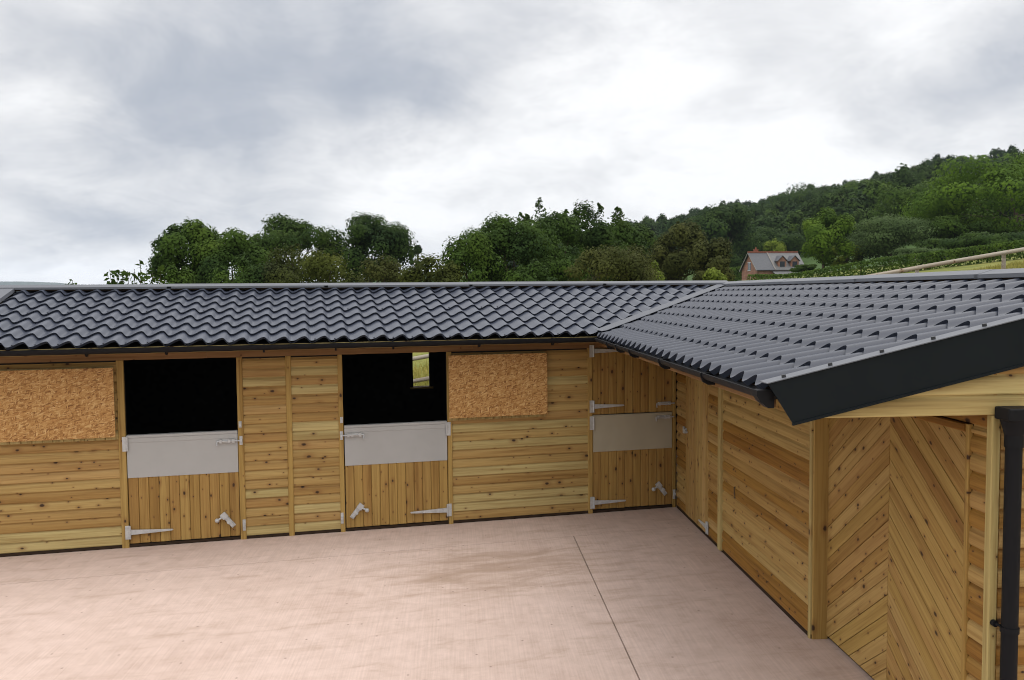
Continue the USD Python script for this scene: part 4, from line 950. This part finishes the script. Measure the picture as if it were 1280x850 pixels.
# hedges
def hedge(name, label, pts, width, hgt, mat, seed, dens=340, leaf=.14):
    r = np.random.default_rng(seed); pts = np.array(pts, float)
    seg = np.linalg.norm(np.diff(pts, axis=0), axis=1); cum = np.r_[0, np.cumsum(seg)]; L_ = cum[-1]; n = int(L_ * dens)
    s = r.uniform(0, L_, n); c = np.stack([np.interp(s, cum, pts[:, 0]), np.interp(s, cum, pts[:, 1])], 1)
    i = np.clip(np.searchsorted(cum, s) - 1, 0, len(seg) - 1); d = (np.diff(pts, axis=0) / seg[:, None])[i]; nrm_ = np.stack([d[:, 1], -d[:, 0]], 1)
    an = r.uniform(-.12 * np.pi, 1.12 * np.pi, n); lump = 1 + .22 * (meshkit.fbm(np.stack([s * .6, an * .8, np.zeros(n)], 1), 3) - .5)
    g = ground(c[:, 0], c[:, 1]); rad = r.uniform(.8, 1.03, n) * lump
    off = np.cos(an) * width / 2 * rad; zz = g + np.clip(np.sin(an) * rad * 1.4, None, 1.0 * rad) * hgt * .5 + hgt * .5
    zz = np.where(np.abs(np.cos(an)) > .8, g + r.uniform(0, .9, n) * hgt, zz)
    P = np.stack([c[:, 0] + nrm_[:, 0] * off, c[:, 1] + nrm_[:, 1] * off, zz], 1)
    Nn = np.stack([nrm_[:, 0] * np.cos(an), nrm_[:, 1] * np.cos(an), np.sin(an)], 1) + r.normal(size=(n, 3)) * .5; Nn /= np.linalg.norm(Nn, axis=1, keepdims=True)
    c0 = np.array([pts[:, 0].mean(), pts[:, 1].mean(), float(ground(pts[:, 0].mean(), pts[:, 1].mean()))])
    vv, ff = leaves(P - c0, Nn, leaf, r)
    t = thing(name, label, 'hedge', loc=tuple(c0))
    # twiggy inside
    core = []
    for k in range(int(L_ / 2.5)):
        q = np.interp((k + .5) * 2.5, cum, pts[:, 0]), np.interp((k + .5) * 2.5, cum, pts[:, 1]); gg = float(ground(*q)); core.append(cyl(np.array([q[0], q[1], gg - .1]) - c0, np.array([q[0] + .1, q[1], gg + hgt * .8]) - c0, .05, 5, .02))
    put(t, 'stems', cat(*core), 'bark'); put(t, 'foliage', trimesh.Trimesh(vv, ff, process=False), mat)
hp = [polar(a_, b_, d_)[:2] for a_, b_, d_ in [(940, 345, 84), (980, 345, 80), (1040, 335, 79), (1110, 322, 79), (1200, 312, 79), (1280, 302, 79), (1400, 290, 80)]]
hedge('clipped_hedge', 'long clipped green hedge climbing to the right along the field', hp, 1.6, 1.45, 'hedge_leaves', 301)
hedge('field_hedge', 'short dark hedge left of the brick house', [polar(a_, 340, 172)[:2] for a_ in (890, 915, 935)], 2.2, 2.6, 'hedge_leaves', 302, 420, .3)

# woodland on the hill, one mass
def wood_proto(seed, tall=1.0, n=900):
    r = np.random.default_rng(seed)
    P, Nn, cc = crown_points((0, 0, 5.2 * tall), (4.2, 4.2, 4.6 * tall), 22, n, r, .30)
    return trimesh.Trimesh(*leaves(P, Nn, .46, r), process=False), crown_points.soft
wpath = new_path(None, 'hill_woodland')
pi = UsdGeom.PointInstancer.Define(stage, wpath)
protos = []
for k, (mt, tl) in enumerate([('woodland_leaves', 1.0), ('woodland_leaves', 1.15), ('oak_leaves', .95), ('ash_leaves', 1.05), ('woodland_leaves', .85)]):
    pp = f'{wpath}/Prototypes/woodland_tree_{k:03d}'
    wm_, ws_ = wood_proto(400 + k, tl, 2600); soften(usdkit.mesh(stage, pp, wm_, LOOK[mt]).GetPrim(), ws_); protos.append(Sdf.Path(pp))
r = np.random.default_rng(77); pos, idx, sc, ori = [], [], [], []
tries = 0
for ring in np.arange(215, 900, 8.0):
    for a_ in np.arange(14, 54, math.degrees(8.6 / ring)):
        d_ = ring + r.uniform(-3, 3); az = math.radians(a_ + r.uniform(-.4, .4)); x_, y_ = CAM[0] + d_ * math.sin(az), CAM[1] + d_ * math.cos(az)
        pos.append((x_, y_, d_, math.degrees(az)))
pos = np.array(pos); gzv = ground(pos[:, 0], pos[:, 1])
# the wood ends below along a line rising to the right, and stops just behind the skyline
keepm = np.ones(len(pos), bool)
lim = np.interp(pos[:, 3], [14, 20, 27, 33, 40, 54], [420, 330, 225, 225, 215, 215]); keepm &= pos[:, 2] > lim
far_lim = np.interp(pos[:, 3], [14, 18, 22.5, 27, 32, 38, 44, 54], [960, 860, 840, 720, 660, 620, 580, 520]); keepm &= pos[:, 2] < far_lim
pos, gzv = pos[keepm], gzv[keepm]
n_ = len(pos); scl = r.uniform(.95, 1.5, n_) * np.interp(pos[:, 2], [200, 600], [.95, 1.15])
pi.CreatePrototypesRel().SetTargets(protos)
pi.CreatePositionsAttr(Vt.Vec3fArray.FromNumpy(np.stack([pos[:, 0], pos[:, 1], gzv - .3], 1).astype(np.float32)))
pi.CreateProtoIndicesAttr(Vt.IntArray.FromNumpy(r.integers(0, len(protos), n_).astype(np.int32)))
pi.CreateScalesAttr(Vt.Vec3fArray.FromNumpy(np.stack([scl, scl, scl * r.uniform(.85, 1.2, n_)], 1).astype(np.float32)))
ya = r.uniform(0, np.pi, n_)
pi.CreateOrientationsAttr(Vt.QuathArray([Gf.Quath(float(np.cos(q)), 0, 0, float(np.sin(q))) for q in ya]))
tag(pi, 'dense dark green woodland covering the hill on the right', 'woodland', kind='stuff')

# dry grass of the bank and field near the fence
def grass():
    r = np.random.default_rng(88)
    d_ = 17 + 30 * r.uniform(0, 1, 60000) ** 1.6; az = np.radians(r.uniform(32, 50, 60000))
    x_, y_ = CAM[0] + d_ * np.sin(az), CAM[1] + d_ * np.cos(az)
    x2, y2 = r.uniform(-6, 12, 16000), r.uniform(4.9, 15, 16000)
    x_, y_, d_ = np.r_[x_, x2], np.r_[y_, y2], np.r_[d_, np.hypot(x2 - CAM[0], y2 - CAM[1])]
    ok = shapely.distance(yard, shapely.points(x_, y_)) > .8; x_, y_, d_ = x_[ok], y_[ok], d_[ok]
    g = ground(x_, y_); n_ = len(x_); an = r.uniform(0, 2 * np.pi, n_); w = .010 + d_ * .0007; h = r.uniform(.14, .38, n_)
    ca, sa = np.cos(an) * w, np.sin(an) * w; lx, ly = r.normal(size=n_) * .09, r.normal(size=n_) * .09
    v = np.stack([np.stack([x_ - ca, y_ - sa, g - .02], 1), np.stack([x_ + ca, y_ + sa, g - .02], 1), np.stack([x_ + lx, y_ + ly, g + h], 1)], 1).reshape(-1, 3)
    tag(put(None, 'dry_grass', trimesh.Trimesh(v, np.arange(3 * n_).reshape(-1, 3), process=False), 'dry_grass_blades'), 'dry yellowish grass growing on the bank around the rail fence', 'grass', kind='stuff')
grass()

# ------------------------------------------------------------------ the brick house
def house():
    D = 150.0
    cx_, cy_, zr = polar(966, 316, D)
    base = float(ground(cx_, cy_)); L_, W_, rise_, = 8.3, 6.0, 2.75
    ez_ = zr - rise_ - base                      # eave height over the base
    az = math.degrees(math.atan2(cx_ - CAM[0], cy_ - CAM[1]))
    rot = -az + 26.0                            # gable turned a little to the viewer's left
    t = thing('brick_house', 'red brick house with slate roof and two dormer windows below the wooded hill', 'house', loc=(cx_, cy_, base), rotz=rot)
    hx, hy = L_ / 2, W_ / 2; rz_ = ez_ + rise_
    wl_ = put(t, 'wall', cat(bx(-hx, hx, -hy, hy, -3.0, ez_), prism([(-hy, ez_), (hy, ez_), (0, rz_ - .12)], (-hx, 0, 0), Y, Z, X, L_)), 'red_brick')
    ov = .3
    def slope_sheet(s, x0, x1, th=.09):
        k = rise_ / hy; lo = (s * (hy + ov), ez_ - k * ov); hi = (0.0, rz_)
        return prism([lo, hi, (hi[0], hi[1] + th), (lo[0], lo[1] + th)], (x0, 0, 0), Y, Z, X, x1 - x0)
    rf_ = put(t, 'roof', cat(slope_sheet(-1, -hx - ov, -hx + 3.0), slope_sheet(1, -hx - ov, hx + ov)), 'slate')
    put(rf_, 'slate_slope', slope_sheet(-1, -hx + 3.08, hx + ov, .10), 'pale_slate')
    put(rf_, 'parapet', slope_sheet(-1, -hx + 2.95, -hx + 3.15, .2), 'pale_render')
    put(rf_, 'ridge_tiles', bx(-hx - ov, hx + ov, -.16, .16, rz_ + .02, rz_ + .24), 'ridge_clay')
    put(rf_, 'chimney', cat(bx(-hx + 1.0, -hx + 1.6, .1, .7, rz_ - 1.2, rz_ + .5), bx(-hx + .96, -hx + 1.64, .06, .74, rz_ + .5, rz_ + .6), cyl((-hx + 1.3, .4, rz_ + .6), (-hx + 1.3, .4, rz_ + .95), .14, 8, .11)), 'ridge_clay')
    for s in (-1, 1): put(rf_, 'bargeboard', prism([(s * (hy + ov), ez_ - rise_ / hy * ov - .12), (0, rz_ - .14), (0, rz_ + .06), (s * (hy + ov), ez_ - rise_ / hy * ov + .1)], (-hx - ov - .04, 0, 0), Y, Z, X, .05), 'pale_render')
    k = rise_ / hy
    for dx in (.35, 2.55):
        yd_ = -hy + .25; zb_ = ez_ + .35
        dm = put(rf_, 'dormer', cat(bx(dx - .7, dx + .7, yd_, -.8, ez_ - .1, ez_ + 1.35), prism([(-.7, 0), (.7, 0), (0, .7)], (dx, yd_, ez_ + 1.35), X, Z, Y, 2.3)), 'red_brick')
        for s in (-1, 1): put(dm, 'dormer_slope', prism([(s * .9, -.12), (0, .78), (0, .88), (s * .9, -.02)], (dx, yd_ - .15, ez_ + 1.33), X, Z, Y, 2.6), 'slate')
        put(dm, 'dormer_window', bx(dx - .42, dx + .42, yd_ - .03, yd_, ez_ + .25, ez_ + 1.2), 'window_glass')
    w_ = put(t, 'gable_window', bx(-hx - .03, -hx, -.55, .55, ez_ - .2, ez_ + 1.1), 'window_glass')
    put(w_, 'frame', cat(bx(-hx - .06, -hx - .031, -.62, .62, ez_ + 1.1, ez_ + 1.18), bx(-hx - .06, -hx - .031, -.04, .04, ez_ - .2, ez_ + 1.1), bx(-hx - .06, -hx - .031, -.62, .62, ez_ - .28, ez_ - .2)), 'white_frame')
    put(t, 'porch_roof', prism([(-hy - 2.0, ez_ - 1.35), (-hy, ez_ - .45), (-hy, ez_ - .35), (-hy - 2.0, ez_ - 1.25)], (-hx + 2.6, 0, 0), Y, Z, X, L_ - 3.4), 'pale_slate')
    put(t, 'porch_wall', bx(-hx + 2.9, hx - 1.1, -hy - 1.8, -hy - .01, -3.0, ez_ - 1.32), 'red_brick')
plain('pale_slate', (.13, .128, .128), .6, 0, .4, .2, 3.0)
house()

# ------------------------------------------------------------------ the air: faint haze over the whole landscape
HAZE = 6.0e-5
LOOK['thin_haze'] = usdkit.material(stage, '/World/Looks/thin_haze', {'v': ('principled_volume', {'color': (.78, .87, 1.0), 'density': HAZE, 'anisotropy': .1})}, [], volume='v.volume')
tag(put(None, 'haze', bx(CAM[0] - 9500, CAM[0] + 9500, CAM[1] - 9500, CAM[1] + 9500, -60, 330), 'thin_haze'), 'thin pale haze in the air over the fields', 'haze', kind='stuff')
